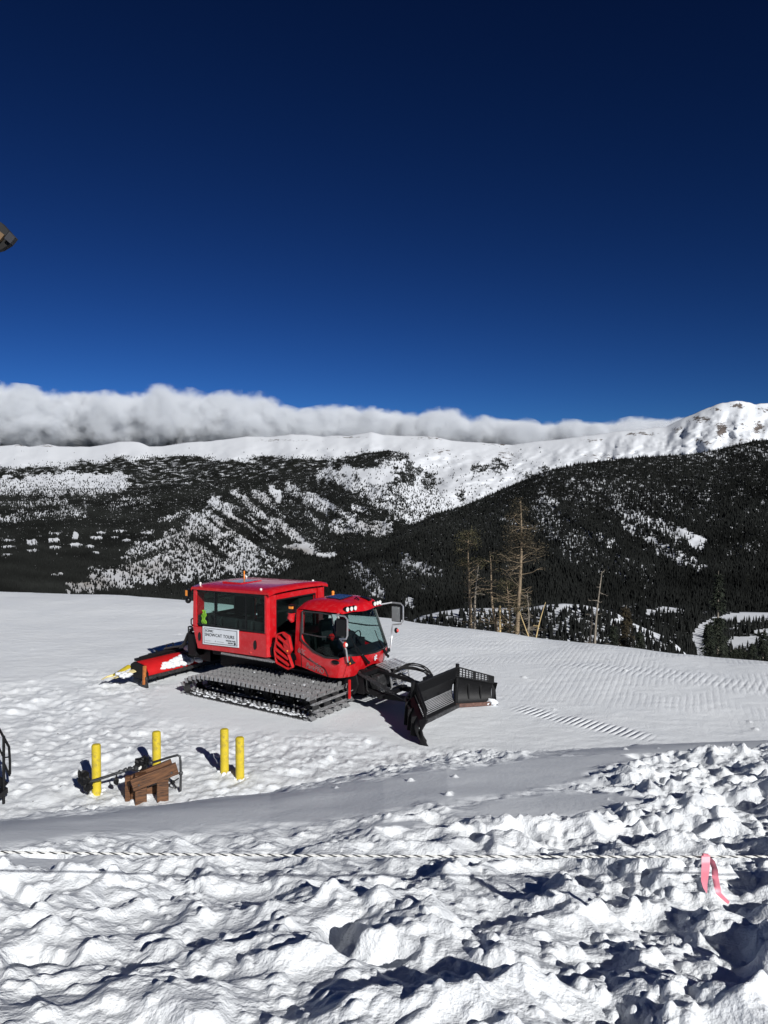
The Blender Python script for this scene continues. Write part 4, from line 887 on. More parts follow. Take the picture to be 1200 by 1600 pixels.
# ---- plough blade
def blade_panel(a, b, ha, hb, top_a=1.0, top_b=1.0, nseg=8):
    """curved mouldboard between plan points a and b (front face towards +n)"""
    a = Vector((a[0], a[1], 0)); b = Vector((b[0], b[1], 0)); d = (b - a).normalized(); n = Vector((d.y, -d.x, 0))
    if n.x < 0: n = -n
    pr = [(.16, 0), (.04, .12), (-.03, .28), (-.06, .48), (-.04, .68), (.03, .86), (.10, 1.0)]
    rows = []
    for o_, z in pr:
        r = []
        for i in range(nseg + 1):
            t = i / nseg; h_ = ha + (hb - ha) * t; r.append(tuple(a + (b - a) * t + n * o_ * (.6 + .4 * h_) + Vector((0, 0, z * h_))))
        rows.append(r)
    return rows, n, d
BA = (4.66, -1.12); BB = (4.66, 1.05)
rows, n0, _d = blade_panel(BA, BB, .92, .92)
g = MB(); g.sheet(rows, .03, lambda p: (-1, 0, 0)); bl = g.build('plough_blade', BLACK, cat, smooth=True, angle=50); bl.scale.z = .86
g = MB()
for k in range(9):
    z = .15 + k * .042; o_ = np.interp(z / .92, [0, .12, .28, .48, .68], [.16, .04, -.03, -.06, -.04]); g.box(4.66 + o_ + .004, 4.66 + o_ + .022, -1.02, .98, z, z + .020)
g.build('wear_ribs', CHROME, bl)
g = MB(); g.box(4.79, 4.84, -1.1, 1.04, -.01, .10); g.build('cutting_edge', GUN, bl)
g = MB()
for k in range(8): z = .90 + k * .034; g.box(4.745 + k * .006, 4.765 + k * .006, -1.10, 1.0, z, z + .016)
g.slab([(4.735, -1.1, .88), (4.735, 1.0, .88), (4.785, 1.0, 1.18), (4.785, -1.1, 1.18)], (1, 0, 0), .012)
g.box(4.765, 4.81, -1.13, 1.05, 1.17, 1.22); g.build('spill_grate', BLACK, bl)
g = MB(); g.box(4.48, 4.60, -1.0, .95, .30, .42); g.box(4.48, 4.60, -1.0, .95, .68, .78)
for Y in (-.9, -.3, .3, .85): g.box(4.50, 4.62, Y - .03, Y + .03, .10, .86)
g.build('blade_stiffener', BLACK, bl)
for sg in (-1, 1):
    a = (4.67, -1.13) if sg < 0 else (4.67, 1.06); b = (5.50, -2.02) if sg < 0 else (5.38, 1.80)
    rows, n, d = blade_panel(a, b, .92, .64); off = -n
    g = MB(); g.sheet(rows, .03, lambda p: tuple(off)); wg = g.build('blade_wing', BLACK, cat, smooth=True, angle=50); wg.scale.z = .88
    g = MB(); A = Vector((a[0], a[1], 0)); B = Vector((b[0], b[1], 0))
    e0 = A + n * .15; e1 = B + n * .14; g.slab([tuple(e0 + Vector((0, 0, -.01))), tuple(e1 + Vector((0, 0, -.01))), tuple(e1 + Vector((0, 0, .10))), tuple(e0 + Vector((0, 0, .10)))], tuple(n), .03)
    g.build('cutting_edge', GUN if sg < 0 else mat('rusted_edge', (.12, .06, .045), .7, var=.4, scale=14), wg)
    g = MB(); L = (B - A).length   # see-through spill grate along the top
    def gp(t, z): return A + (B - A) * t + n * (.10 + .04 * z) + Vector((0, 0, z))
    ztop = lambda t: 1.20 - .36 * t; zbot = lambda t: .90 - .26 * t
    g.bar(gp(0, ztop(0)), gp(1, ztop(1)), .05, .035); g.bar(gp(0, zbot(0) + .02), gp(1, zbot(1) + .02), .03, .03)
    for k in range(13): t = k / 12; g.bar(gp(t, zbot(t)), gp(t, ztop(t)), .026, .02)
    for q in (.25, .5, .75): g.bar(gp(0, zbot(0) + (ztop(0) - zbot(0)) * q), gp(1, zbot(1) + (ztop(1) - zbot(1)) * q), .02, .02)
    g.slab([gp(.45, zbot(.45)), gp(.53, zbot(.53)), gp(.53, ztop(.53)), gp(.45, ztop(.45))], tuple(n), .02); g.slab([gp(.86, zbot(.86)), gp(1, zbot(1)), gp(1, ztop(1)), gp(.86, ztop(.86))], tuple(n), .02)
    g.build('spill_grate', BLACK, wg)
    g = MB(); # rear ribs and end cheek
    for t in (.08, .4, .72):
        q = A + (B - A) * t; g = MB(); g.slab([tuple(q + Vector((0, 0, .08))), tuple(q - n * .16 + Vector((0, 0, .12))), tuple(q - n * .12 + Vector((0, 0, .74 - .2 * t))), tuple(q + Vector((0, 0, .80 - .25 * t)))], tuple(d), .03); g.build('rear_rib', BLACK, wg)
    tip = B + d * .10
    g = MB()
    g.slab([tuple(B + n * .02), tuple(tip + n * .16 + Vector((0, 0, -.01))), tuple(tip + n * .07 + Vector((0, 0, .16))), tuple(tip + n * .02 + Vector((0, 0, .40))), tuple(tip + n * .16 + Vector((0, 0, .66))), tuple(B + n * .0 + Vector((0, 0, .64)))], tuple(n), .03)
    g.build('wing_cheek', BLACK, wg)
    g = MB(); hp = Vector((4.68, a[1], 0)); g.tube([hp + Vector((.03, 0, .05)), hp + Vector((.08, 0, 1.26))], .05, 10); g.build('hinge_post', BLACK, wg)
    g = MB(); g.tube([(4.2, .35 * sg, .58), (4.45, .95 * sg, .60)], .05, 8); g.tube([(4.45, .95 * sg, .60), tuple(A + (B - A) * .4 - n * .08 + Vector((0, 0, .55)))], .028, 8); g.build('wing_cylinder', GUN, cat)
g = MB(); g.lump((5.42, 1.72, .06), .10, sx=1.3, seg=10, rough=.3, seed=2); g.lump((5.35, 1.62, .04), .06, seg=8, rough=.3, seed=5); g.build('snow_on_wing', SNOWP, bl, smooth=True)

# ---- rear tiller
TX = -3.62
def hood(y0, y1, name, m, par):
    g = MB(); rows = []
    for X, z in ((.10, .30), (.13, .42), (.06, .58), (-.10, .70), (-.32, .76), (-.50, .72)):
        rows.append([(TX + X, y0 + (y1 - y0) * i / 14, z + .02 * math.sin(i)) if False else (TX + X, y0 + (y1 - y0) * i / 14, z) for i in range(15)])
    g.sheet(rows, .04, lambda p: tuple((Vector((TX - .15, p[1], .3)) - Vector(p)).normalized())); return g.build(name, m, par, smooth=True, angle=60)
tl = hood(-2.08, -.02, 'tiller_hood', REDD, cat); hood(.02, 2.08, 'tiller_hood', REDD, cat)
g = MB(); g.box(TX - .62, TX + .16, -2.1, 2.1, .26, .31); g.box(TX + .12, TX + .18, -2.1, 2.1, .27, .36); g.build('tiller_skirt', GUN, cat, bevel=.01)
g = MB(); g.tube([(TX - .15, -2.0, .26), (TX - .15, 2.0, .26)], .15, 12)
for k in range(60):
    a = k * 1.1; Y = -1.98 + k * .067; g.bar((TX - .15, Y, .26), (TX - .15 + .22 * math.cos(a), Y, .26 + .22 * math.sin(a)), .03, .03)
g.build('tiller_shaft', BLACK, cat)
g = MB(); g.box(TX - .55, TX - .42, -2.05, 2.05, .74, .82); g.bar((TX - .48, -1.9, .80), (TX - .3, 0, .98), .09, .10); g.bar((TX - .3, 0, .98), (TX - .48, 1.9, .80), .09, .10)
for Y in (-1.55, -.9, .9, 1.55): g.box(TX - .50, TX - .40, Y - .05, Y + .05, .80, .90)
g.tube([(TX - .42, -.98, .86), (TX - .42, -.98, 1.08), (TX - .42, -.72, 1.10), (TX - .42, -.72, .90)], .022, 6); g.tube([(TX - .45, -1.32, .82), (TX - .45, -1.32, .97)], .03, 6)
g.build('tiller_beam', BLACK, cat, bevel=.01)
for sg in (-1, 1):
    g = MB(); yy = 2.14 * sg
    g.prism([(TX - .55, .25), (TX + .14, .25), (TX + .16, .44), (TX - .05, .68), (TX - .4, .76), (TX - .55, .66)], 'y', yy - .03, yy + .03); g.build('end_plate', BLACK, cat)
    g = MB(); g.bar((TX + .10, yy + .06 * sg, .70), (TX + .10, yy + .08 * sg, .10), .09, .05, (1, 0, 0)); g.build('side_post', ORN, cat)
    g = MB(); g.prism([(TX + .22, 0.0), (TX - .14, 0.0), (TX - .02, .17), (TX + .12, .30), (TX + .16, .30)], 'y', yy + .02 * sg, yy + .07 * sg); g.build('side_skid', ORN if sg > 0 else GUN, cat)
    for q, (a, b, zz) in enumerate((((TX - .30, 2.16), (TX - .50, 2.72), .46), ((TX - .55, 2.12), (TX - .72, 2.66), .56))):
        g = MB(); A = Vector((a[0], a[1] * sg, zz)); B = Vector((b[0], b[1] * sg, .34)); wv = Vector((-.34, 0, -.06))
        rows = [[tuple(A + (B - A) * t + wv * s_ * (1 - .5 * t) + Vector((0, 0, .07 * math.sin(s_ * 3.1) * (1 - t)))) for t in np.linspace(0, 1, 9)] for s_ in np.linspace(0, 1, 7)]
        g.sheet(rows, .02, lambda p: (0, 0, -1)); g.build('side_finisher', CREAM if q == 0 else YEL, cat, smooth=True)
    g = MB(); A = Vector((TX - .75, 2.64 * sg, .36)); g.tube([A, A + Vector((-.05, .16 * sg, -.02)), A + Vector((.0, .36 * sg, -.05))], [.05, .03, .015], 6); g.build('finisher_tip', CREAM, cat)
g = MB()
for k in range(26): Y = -2.0 + k * .16; rows = [[(TX - .60, Y, .32), (TX - .60, Y + .15, .32)], [(TX - .80, Y, .20), (TX - .80, Y + .15, .20)], [(TX - 1.05, Y, .10), (TX - 1.05, Y + .14, .10)]]; g.sheet(rows, .02, lambda p: (0, 0, -1))
g.build('finisher_comb', RUB, cat)
g = MB(); rg = random.Random(12)   # snow lying on the tiller
for k in range(120):
    t = rg.random(); Y = -1.55 + 1.5 * t; u_ = rg.random()
    X = TX + .12 - .34 * u_ * (.35 + .65 * t); z = .44 + .30 * u_ * (.35 + .65 * t) + .02
    g.lump((X, Y, z), rg.uniform(.05, .13) * (.6 + .6 * t), sy=1.4, sz=.8, seg=9, rough=.25, seed=k)
g.lump((TX + .05, -.05, .82), .20, seg=14, rough=.3, seed=77); g.lump((TX + .08, .12, .70), .20, seg=14, rough=.3, seed=78); g.lump((TX - .1, -.4, .90), .13, seg=12, rough=.3, seed=79)
for k in range(14): g.lump((TX - .30 - rg.random() * .35, -2.2 - rg.random() * .5, .42 - rg.random() * .08), rg.uniform(.06, .12), sz=.7, seg=9, rough=.3, seed=100 + k)
g.build('snow_on_tiller', SNOWP, cat, smooth=True, angle=80)['kind'] = 'stuff'
for ch in cat.children:
    if ch.name.split('.')[0] in ('tiller_hood', 'tiller_skirt', 'tiller_beam', 'end_plate', 'side_finisher', 'finisher_tip', 'snow_on_tiller', 'side_post'): ch.scale.z = .88
# drawbar and rear rack
g = MB(); 
for Y in (-.35, .35): g.bar((-2.2, Y, .70), (TX - .2, Y * 1.6, .62), .12, .14)
g.box(-2.75, -2.35, -.8, .8, .62, 1.02); g.bar((-2.4, 0, 1.02), (TX - .25, 0, .98), .08, .08); g.box(-2.95, -2.62, -1.10, -.55, .80, 1.44); g.box(-2.95, -2.62, .55, 1.10, .80, 1.44)
g.build('rear_frame', BLACK, cat, bevel=.02)
g = MB()
for X in (-3.05, -2.72):
    for Y in (-1.0, -.5, 0, .5, 1.0): g.tube([(X, Y, .9), (X, Y, 1.60)], .018, 6)
    for z in (1.45, 1.52, 1.60): g.tube([(X, -1.0, z), (X, 1.0, z)], .016, 6)
for z in (1.45, 1.60):
    for Y in (-1.0, 1.0): g.tube([(-3.05, Y, z), (-2.6, Y, z)], .016, 6)
g.build('rear_rack', BLACK, cat)
g = MB()
for dy in (0, .05, .1): g.tube([(-2.62, -1.05 + dy, 1.66), (-2.85, -1.05 + dy, 1.58), (-3.1, -1.0 + dy, 1.38), (-3.3, -.95 + dy, 1.1), (-3.55, -.9 + dy, .9)], .022, 6)
g.tube([(-3.0, -.6, .95), (-3.3, -.7, 1.02), (-3.7, -.8, .92), (-4.0, -1.1, .86)], .03, 6); g.build('rear_hoses', RUB, cat, smooth=True)
g = MB(); g.tube([(-2.58, -1.1, 2.60), (-2.80, -1.2, 2.62)], .018, 6); g.box(-2.86, -2.76, -1.27, -1.14, 2.52, 2.74); rl = g.build('rear_corner_lamp', BLACKG, cat, bevel=.01)
g = MB(); g.box(-2.85, -2.77, -1.285, -1.275, 2.56, 2.72); g.build('lens', AMBER, rl); g = MB(); g.lump((-2.82, -1.2, 2.42), .09, sz=1.0, seg=12, rough=0); g.build('horn', BLACKG, rl, smooth=True)
g = MB(); g.tube([(-2.60, -1.24, 1.72), (-2.66, -1.24, 1.76), (-2.66, -1.24, 1.88), (-2.60, -1.24, 1.92)], .02, 6); g.build('rear_grab_handle', BLACKG, cat)
# hi-vis vest hung inside the cabin window
cy, sy = math.cos(YAW), math.sin(YAW)
def W(X, Y, Z): return (CATP[0] + X * cy - Y * sy, CATP[1] + X * sy + Y * cy, Z)
g = MB(); rows = [[W(-2.34 + .14 * t + .02 * math.sin(k), -1.10 + .03 * math.sin(k * 1.7 + 3 * t), 2.16 - k * .05 + .02 * math.sin(t * 9)) for t in np.linspace(0, 1, 5)] for k in range(9)]
g.sheet(rows, .03, lambda p: (sy, -cy, 0)); tag(g.build('safety_vest', HIV, smooth=True), 'yellow green safety vest hanging inside the rear corner of the snowcat cabin window', 'vest')

# ================================================================== BOLLARDS
def bollard(px, pyb, pyt, lean, label):
    P = on_z(px, pyb); top = (pyb - pyt) / FPX * P[1]; r = .083
    gz = ground_at(P[0], P[1]); root = empty('bollard', (P[0], P[1], gz), label=label, cat='bollard', group='yellow bollards in the snow')
    g = MB(); hgt = top - gz
    g.tube([(0, 0, -.5), (lean * .3, 0, hgt * .5), (lean, 0, hgt)], r, 24, caps=False); g.tube([(lean, 0, hgt - .001), (lean, 0, hgt + .012)], r * .985, 24); g.build('post', YEL, root, smooth=True)
    g = MB(); g.tube([(lean, 0, hgt + .0125), (lean, 0, hgt + .03), (lean, 0, hgt + .038)], [r * .96, r * .8, r * .3], 24); g.build('cap', YEL, root, smooth=True)
    g = MB(); rg = random.Random(int(px))
    for k in range(16): a = rg.uniform(0, 6.28); d = rg.uniform(.07, .2); g.lump((math.cos(a) * d, math.sin(a) * d, -.01), rg.uniform(.02, .045), seg=8, rough=.3, seed=k)
    g.build('snow_collar', SNOWP, root, smooth=True)['kind'] = 'stuff'
bollard(151, 1238, 1164, 0, 'yellow bollard behind the black valve arm, leftmost of the four')
bollard(245, 1214, 1144, 0, 'yellow bollard standing behind the brown timber stand, mostly hidden at its foot')
bollard(351, 1214, 1140, 0, 'yellow bollard casting a dark shadow to its left, farther one of the close pair')
bollard(375, 1223, 1153, 0, 'yellow bollard nearest the snowcat side, front one of the close pair')

# ================================================================== TIMBER STAND AND PIPE
def Pz(px, py, D):      # a measured point at depth D
    return Vector(at_depth(px, py, D))
D0 = 13.35; base = on_z(235, 1256); gz = ground_at(base[0], base[1])
st = empty('timber_stand', (base[0], base[1], gz), label='low brown timber stand of bolted planks on two square posts', cat='stand')
def rel(v): return Vector(v) - Vector((base[0], base[1], gz))
def plank(name, p, q, hgt, th, par=st):
    d = (q - p); L = d.length; o = MB(); ang = math.atan2(d.y, d.x); el = math.asin(d.z / L)
    o.box(0, L, -th / 2, th / 2, -hgt / 2, hgt / 2); ob = o.build(name, WOOD, par, bevel=.008); ob.location = p; ob.rotation_euler = Matrix.Rotation(ang, 3, 'Z').to_4x4().to_3x3().to_euler() if False else (0, -el, ang); return ob
a = rel(Pz(206, 1227, 13.25)); b = rel(Pz(277, 1200, 13.5)); fp = plank('front_plank', a, b, .215, .07)
g = MB()
for t in (.14, .86):
    for z in (-.03,): g.tube([(t * (b - a).length, -.045, z), (t * (b - a).length, -.03, z)], .018, 8)
g.build('bolt', GUN, fp)
a2 = rel(Pz(199, 1218, 13.62)); b2 = rel(Pz(268, 1190, 13.87)); plank('rear_plank', a2, b2, .10, .07)
a3 = rel(Pz(197, 1246, 13.62)); b3 = rel(Pz(247, 1232, 13.85)); plank('lower_plank', a3, b3, .15, .07)
a4 = rel(Pz(199, 1240, 13.5)); o = MB(); o.box(-.045, .045, -.04, .04, -.28, .22); q = o.build('end_board', WOOD, st, bevel=.008); q.location = rel(Pz(200, 1231, 13.58))
o = MB(); o.box(-.09, .09, -.035, .035, -.14, .14); q = o.build('end_board', WOOD, st, bevel=.008); q.location = rel(Pz(207, 1240, 13.64))
for px in (220, 254):
    o = MB(); o.box(-.10, .10, -.09, .09, -.65, .33); q = o.build('post', WOOD, st, bevel=.01); pp = Pz(px, 1240, 13.52); q.location = (pp.x - base[0], pp.y - base[1], .17); q.rotation_euler = (0, 0, .35)
# pipe with valve
hy = on_z(160, 1236); hz0 = ground_at(hy[0], hy[1])
hp = empty('snowmaking_pipe', (hy[0], hy[1], hz0), label='thin dark pipe with valves and a bent end, leaning over the timber stand', cat='pipe')
def hr(px, py, D): return Pz(px, py, D) - Vector((hy[0], hy[1], hz0))
g = MB(); g.tube([hr(138, 1222, 13.7), hr(165, 1214, 13.72), hr(186, 1207, 13.75), hr(209, 1200, 13.85)], .026, 10); g.tube([hr(209, 1200, 13.85), hr(214, 1201, 13.9)], .05, 10); g.build('lower_pipe', PIPE, hp, smooth=True)
g = MB(); g.tube([hr(226, 1196, 13.95), hr(240, 1191, 13.8), hr(262, 1184, 13.75), hr(277, 1180, 13.75), hr(281, 1182, 13.75), hr(282, 1190, 13.75), hr(282.5, 1212, 13.75), hr(282, 1236, 13.75)], .022, 10); g.build('bent_pipe', PIPE, hp, smooth=True)
for px, py in ((196, 1203), (203, 1201), (188, 1206), (282.5, 1208), (236, 1192)):
    g = MB(); c = hr(px, py, 13.77 if px < 210 else 13.75); g.lump(c, .042, seg=10, rough=.1, seed=int(px)); g.build('coupling', PIPE, hp, smooth=True)
g = MB(); c = hr(182, 1210, 13.74); g.tube([c, c - Vector((0, 0, .1))], .012, 6); g.lump(c - Vector((0, 0, .13)), .05, sz=1.1, seg=8, rough=.4, seed=5); g.build('drain_valve', BLACK, hp)
g = MB(); c = hr(133, 1218, 13.7)
g.lump(c, .085, sz=1.25, seg=12, rough=.45, seed=8); g.lump(c + Vector((-.07, 0, .10)), .06, seg=10, rough=.5, seed=9); g.lump(c + Vector((.05, 0, -.13)), .08, seg=10, rough=.4, seed=10); g.tube([c + Vector((.03, 0, -.1)), c + Vector((.06, 0, -.26))], .02, 6); g.lump(c + Vector((-.10, 0, .0)), .035, seg=8, rough=.5, seed=12); g.build('valve_head', BLACK, hp)
g = MB(); c = hr(221, 1190, 13.98); g.lump(c, .12, sz=.7, seg=14, rough=.3, seed=11); g.lump(c + Vector((.08, 0, .03)), .07, seg=10, rough=.4, seed=14); g.box(c.x - .12, c.x + .10, c.y - .05, c.y + .05, c.z - .16, c.z - .05); g.build('meter_box', BLACK, hp)
g = MB(); g.tube([c + Vector((-.02, -.06, -.08)), c + Vector((-.02, -.075, -.08))], .045, 14); g.build('meter_dial', LENS, hp)
g = MB(); g.tube([hr(279, 1216, 13.9), hr(270, 1222, 13.9), hr(276, 1231, 13.9)], .014, 6); g.lump(hr(270, 1222, 13.9), .04, seg=8, rough=.4, seed=3); g.build('hanging_chain', BLACK, hp)

# ================================================================== STAIR RAILING at the left edge
g0 = on_z(8, 1247); rz0 = 0
rl = empty('stair_railing', (g0[0], g0[1], 0), label='black metal stair handrail at the far left edge of the snow', cat='railing')
def rr_(px, py, D): return Pz(px, py, D) - Vector((g0[0], g0[1], 0))
g = MB(); pts = [rr_(-60, 1085, 12.6), rr_(-2, 1138, 13.3), rr_(14, 1167, 13.6)]
g.tube(pts + [rr_(15.5, 1190, 13.6), rr_(15.5, 1210, 13.6)], .022, 8); g.build('handrail', BLACK, rl, smooth=True)
g = MB(); g.tube([rr_(-60, 1120, 12.6), rr_(-2, 1168, 13.3), rr_(6, 1184, 13.45)], .018, 8); g.tube([rr_(6, 1192, 13.45), rr_(15, 1212, 13.6)], .018, 8); g.build('mid_rail', BLACK, rl, smooth=True)
for px, yt, yb in ((5.8, 1150, 1246), (-30, 1110, 1270)):
    g = MB(); g.tube([rr_(px, yt, 13.45), rr_(px, yb, 13.45), rr_(px, yb + 30, 13.45)], .026, 8); g.build('post', BLACK, rl, smooth=True)
g = MB(); g.bar(rr_(-20, 1205, 13.6), rr_(9, 1228, 13.6), .05, .12); g.tube([rr_(6, 1184, 13.45), rr_(14, 1183, 13.6)], .012, 6); g.bar(rr_(-30, 1240, 13.4), rr_(6, 1240, 13.4), .3, .1); g.build('stair_stringer', BLACK, rl)

# ================================================================== EAVE of the lodge roof at the left edge
ea = empty('roof_eave', tuple(Pz(-60, 372, 6.0)), label='dark corner of a roof eave poking in at the upper left edge against the sky', cat='roof')
def er(px, py, D): return Pz(px, py, D) - Vector(ea.location)
def eave_piece(name, poly, D, th, m):
    g = MB(); q = [er(u, v, D) for u, v in poly]; g.slab(q, (0, -1, .0), th); return g.build(name, m, ea)
FASC = mat('dark_fascia', (.018, .018, .018), .6, var=.2); SOF = mat('stained_soffit', (.16, .10, .05), .7, var=.3)
eave_piece('fascia', [(-330, 150), (1, 347), (14, 361), (6, 371), (-330, 205)], 6.0, .06, FASC)
eave_piece('gutter_end', [(14.5, 361.5), (23.5, 371), (16, 380.5), (6.5, 371.8)], 5.98, .05, mat('grey_metal_edge', (.045, .045, .05), .5, var=.2))
eave_piece('soffit', [(-330, 230), (6, 372), (16, 381), (2, 389.5), (-330, 470)], 6.02, .05, mat('near_black_board', (.01, .009, .008), .7, var=.2))  # soffit in one even near-black board colour
eave_piece('bracket', [(-12, 352), (6.5, 367), (0, 375), (-12, 383)], 5.985, .03, SOF)

# ================================================================== ROPE with ribbon
Dr = 2.35; rp = empty('rope_line', tuple(Pz(600, 1337, Dr)), label='twisted white and black rope stretched right across the foreground just above the snow', cat='rope')
NS = 1500; xs = np.linspace(-5.0, 5.0, NS)
e0 = Pz(0, 1331.5, Dr); e1 = Pz(600, 1337.5, Dr); e2 = Pz(1200, 1338.5, Dr)
cz = np.polyfit([e0.x, e1.x, e2.x], [e0.z, e1.z, e2.z], 2)
for k in range(3):
    a = xs / .038 * 2 * np.pi + k * 2.094; y = Dr + .0022 * np.cos(a); z = np.polyval(cz, np.clip(xs, -2.2, 2.2)) + (np.abs(xs) > 2.2) * (np.abs(xs) - 2.2) * np.where(xs < 0, .01, .012) + .0022 * np.sin(a)
    n = 6; P = np.zeros((NS, n + 1, 3))
    for j in range(n + 1):
        t = 2 * np.pi * j / n; P[:, j, 0] = xs; P[:, j, 1] = y + .0020 * np.cos(t); P[:, j, 2] = z + .0020 * np.sin(t)
    P -= np.array(rp.location)
    g = grid_mesh('strand', P, mat('white_strand', (.75, .74, .70), .8, var=.1, scale=60) if k < 2 else mat('black_strand', (.03, .03, .032), .8, var=.1), flip=True); g.parent = rp
    if k == 2: g['label'] = 'black strand'
PINK = mat('pink_tape', (.80, .24, .30), .45, var=.06, scale=8)
def ribbon(pts, wd):
    rows = []
    for (px, py, D, tw) in pts:
        c = Pz(px, py, D); dx = Vector((math.cos(tw), math.sin(tw), 0)) * wd / 2; rows.append([tuple(c - dx), tuple(c), tuple(c + dx)])
    return rows
g = MB(); n = 10
pA = [(1103, 1337, 2.335, .05), (1103, 1348, 2.325, .1), (1102, 1362, 2.320, .15), (1101, 1375, 2.325, .3), (1102, 1385, 2.330, .7), (1105, 1393, 2.335, 1.1)]
pB = [(1103, 1336.5, 2.365, -.1), (1112, 1345, 2.380, -.4), (1117, 1358, 2.390, -.7), (1117.5, 1369, 2.390, -.3), (1120, 1383, 2.380, -.5), (1123, 1396, 2.370, .3), (1130, 1403, 2.360, .6), (1139, 1411, 2.350, .9)]
def smoothp(p, k=5):
    p = np.array(p); t = np.linspace(0, len(p) - 1, (len(p) - 1) * k + 1); return [tuple(np.interp(t_, range(len(p)), p[:, c]) for c in range(4)) for t_ in t]
g.sheet(ribbon(smoothp(pA), .027), .0006, lambda p: (0, 1, 0)); g.sheet(ribbon(smoothp(pB), .019), .0006, lambda p: (0, 1, 0))
g.tube([tuple(Pz(1098, 1337, 2.35)), tuple(Pz(1106, 1338, 2.35))], .0075, 10)
tag(g.build('ribbon', PINK, smooth=True, angle=70), 'pink plastic ribbon tied to the rope with two loose tails', 'ribbon')
for x in (-5.0, 5.0):
    g = MB(); zt = float(np.polyval(cz, np.sign(x) * 2.2)) + .06; g.tube([(x, Dr, ground_at(x, Dr) - .3), (x, Dr, zt)], .03, 10)
    g.tube([(x, Dr, zt), (x, Dr, zt + .03)], .034, 10); tag(g.build('rope_post', WOOD, smooth=True), 'slim wooden post holding the %s end of the rope' % ('left' if x < 0 else 'right'), 'post')

# ================================================================== TREES beyond the crest
NEEDM = mat('thin_brown_needles', (.045, .035, .018), .8, var=.5, scale=2)
def limb(g, p, d, L, r0, rg, droop=0.0, n=6, wob=.10):
    pts = [Vector(p)]; rs = [r0]; d = Vector(d).normalized()
    for i in range(n):
        d = (d + Vector((rg.uniform(-wob, wob), rg.uniform(-wob, wob), rg.uniform(-wob, wob) - droop / n))).normalized(); pts.append(pts[-1] + d * L / n); rs.append(max(.006, r0 * (1 - (i + 1) / n * .85)))
    g.tube(pts, rs, 5, caps=False); return pts
def tuft(f, c, s, rg, k=10):
    for _ in range(k):
        o = Vector((rg.gauss(0, s), rg.gauss(0, s), rg.gauss(0, s * .6))); d = Vector((rg.uniform(-1, 1), rg.uniform(-1, 1), rg.uniform(-.4, .9))).normalized()
        a = Vector(c) + o; q = d.cross(Vector((rg.uniform(-1, 1), rg.uniform(-1, 1), rg.uniform(-1, 1)))).normalized(); L = s * rg.uniform(.3, .65)
        f.add([a - q * L * .22, a + q * L * .22, a + d * L], [(0, 1, 2)])
def pine(px_b, py_b, px_t, py_t, D, r, label, seed, crown=.35, spread=1.2, dead=False, nb=26, bark=BARK, needles=NEED, name='pine_tree', bend=.1, low_branches=.35, dens=10, group='bare and thin trees along the crest'):
    rg = random.Random(seed); B = Pz(px_b, py_b, D); T = Pz(px_t, py_t, D); B = B - (T - B).normalized() * 1.5
    root = empty(name, tuple(B), label=label, cat='tree', group=group); Tt = T - B; L = Tt.length
    n = 16; pts = []; rs = []
    for i in range(n + 1):
        t = i / n; pts.append(Tt * t + Vector((bend * math.sin(t * 5 + seed) * t, bend * math.cos(t * 4 + seed) * t, 0))); rs.append(r * (1 - t) ** .8 + .012)
    g = MB(); g.tube(pts, rs, 9, caps=False); g.build('trunk', bark, root, smooth=True)
    def tpnt(t): i = min(n - 1, int(t * n)); f = t * n - i; return pts[i] * (1 - f) + pts[i + 1] * f
    g = MB(); f = MB()
    few = nb < 12
    for k in range(nb):
        if few: g = MB()
        t = 1 - (1 - low_branches) * rg.random() ** 1.2 if k > nb * .2 else rg.uniform(.25, .8); t = min(t, .99)
        a = rg.uniform(0, 6.28); ln = spread * (.35 + .75 * rg.random()) * (1.15 - .85 * max(0, (t - .55) / .45)); 
        tip = limb(g, tpnt(t), (math.cos(a), math.sin(a), rg.uniform(-.15, .45)), ln, .017 + .01 * rg.random(), rg, droop=rg.uniform(-.5, .4), wob=.22)
        for j in range(3 if not dead else 4):
            q = rg.randrange(2, len(tip)); a2 = a + rg.uniform(-1.2, 1.2); t2 = limb(g, tip[q], (math.cos(a2), math.sin(a2), rg.uniform(-.2, .5)), ln * rg.uniform(.2, .45), .009, rg, n=3, wob=.3)
            if not dead and t > 1 - crown: tuft(f, t2[-1], .17 + .05 * rg.random(), rg, dens)
            elif not dead and rg.random() < .5: tuft(f, t2[-1], .14, rg, dens // 2)
        if not dead and t > 1 - crown: tuft(f, tip[-1], .2, rg, dens); tuft(f, tip[3], .18, rg, dens // 2)
        if few: g.build('branch', bark, root)
    if not few: g.build('branches', bark, root)
    if f.v: f.build('crown', needles, root)
    return root
pine(735, 982, 733, 832, 40, .10, 'pine with pale bare trunk and small dark crown, leftmost tree on the crest', 1, crown=.33, spread=1.0, nb=46, low_branches=.45, dens=16)
pine(742, 986, 746, 884, 39.5, .085, 'thin grey dead trunk close to the right of the leftmost pine', 2, dead=True, nb=9, spread=.6, bark=BARKG, low_branches=.5, name='dead_tree')
pine(780, 992, 758, 862, 37, .085, 'dead trunk leaning to the left with a few needles at its broken top', 3, crown=.2, spread=.95, nb=26, dens=10, name='dead_tree', low_branches=.3, bend=.25)
pine(781, 992, 781, 946, 36.6, .10, 'short splintered yellow stump trunk beside the leaning dead tree', 4, dead=True, nb=3, spread=.25, bark=BARKY, name='dead_tree', bend=.02)
pine(808, 998, 815, 782, 36, .12, 'tallest pine on the crest, with long bare trunk and thin rusty crown', 5, crown=.40, spread=1.15, nb=62, low_branches=.34, needles=NEEDM, dens=17, bend=.12)
pine(795, 996, 795, 905, 36.5, .05, 'bushy brown twiggy young pine between the leaning trunk and the tallest pine', 6, crown=.8, spread=1.15, nb=44, low_branches=.1, needles=NEED, dens=9, name='young_pine')
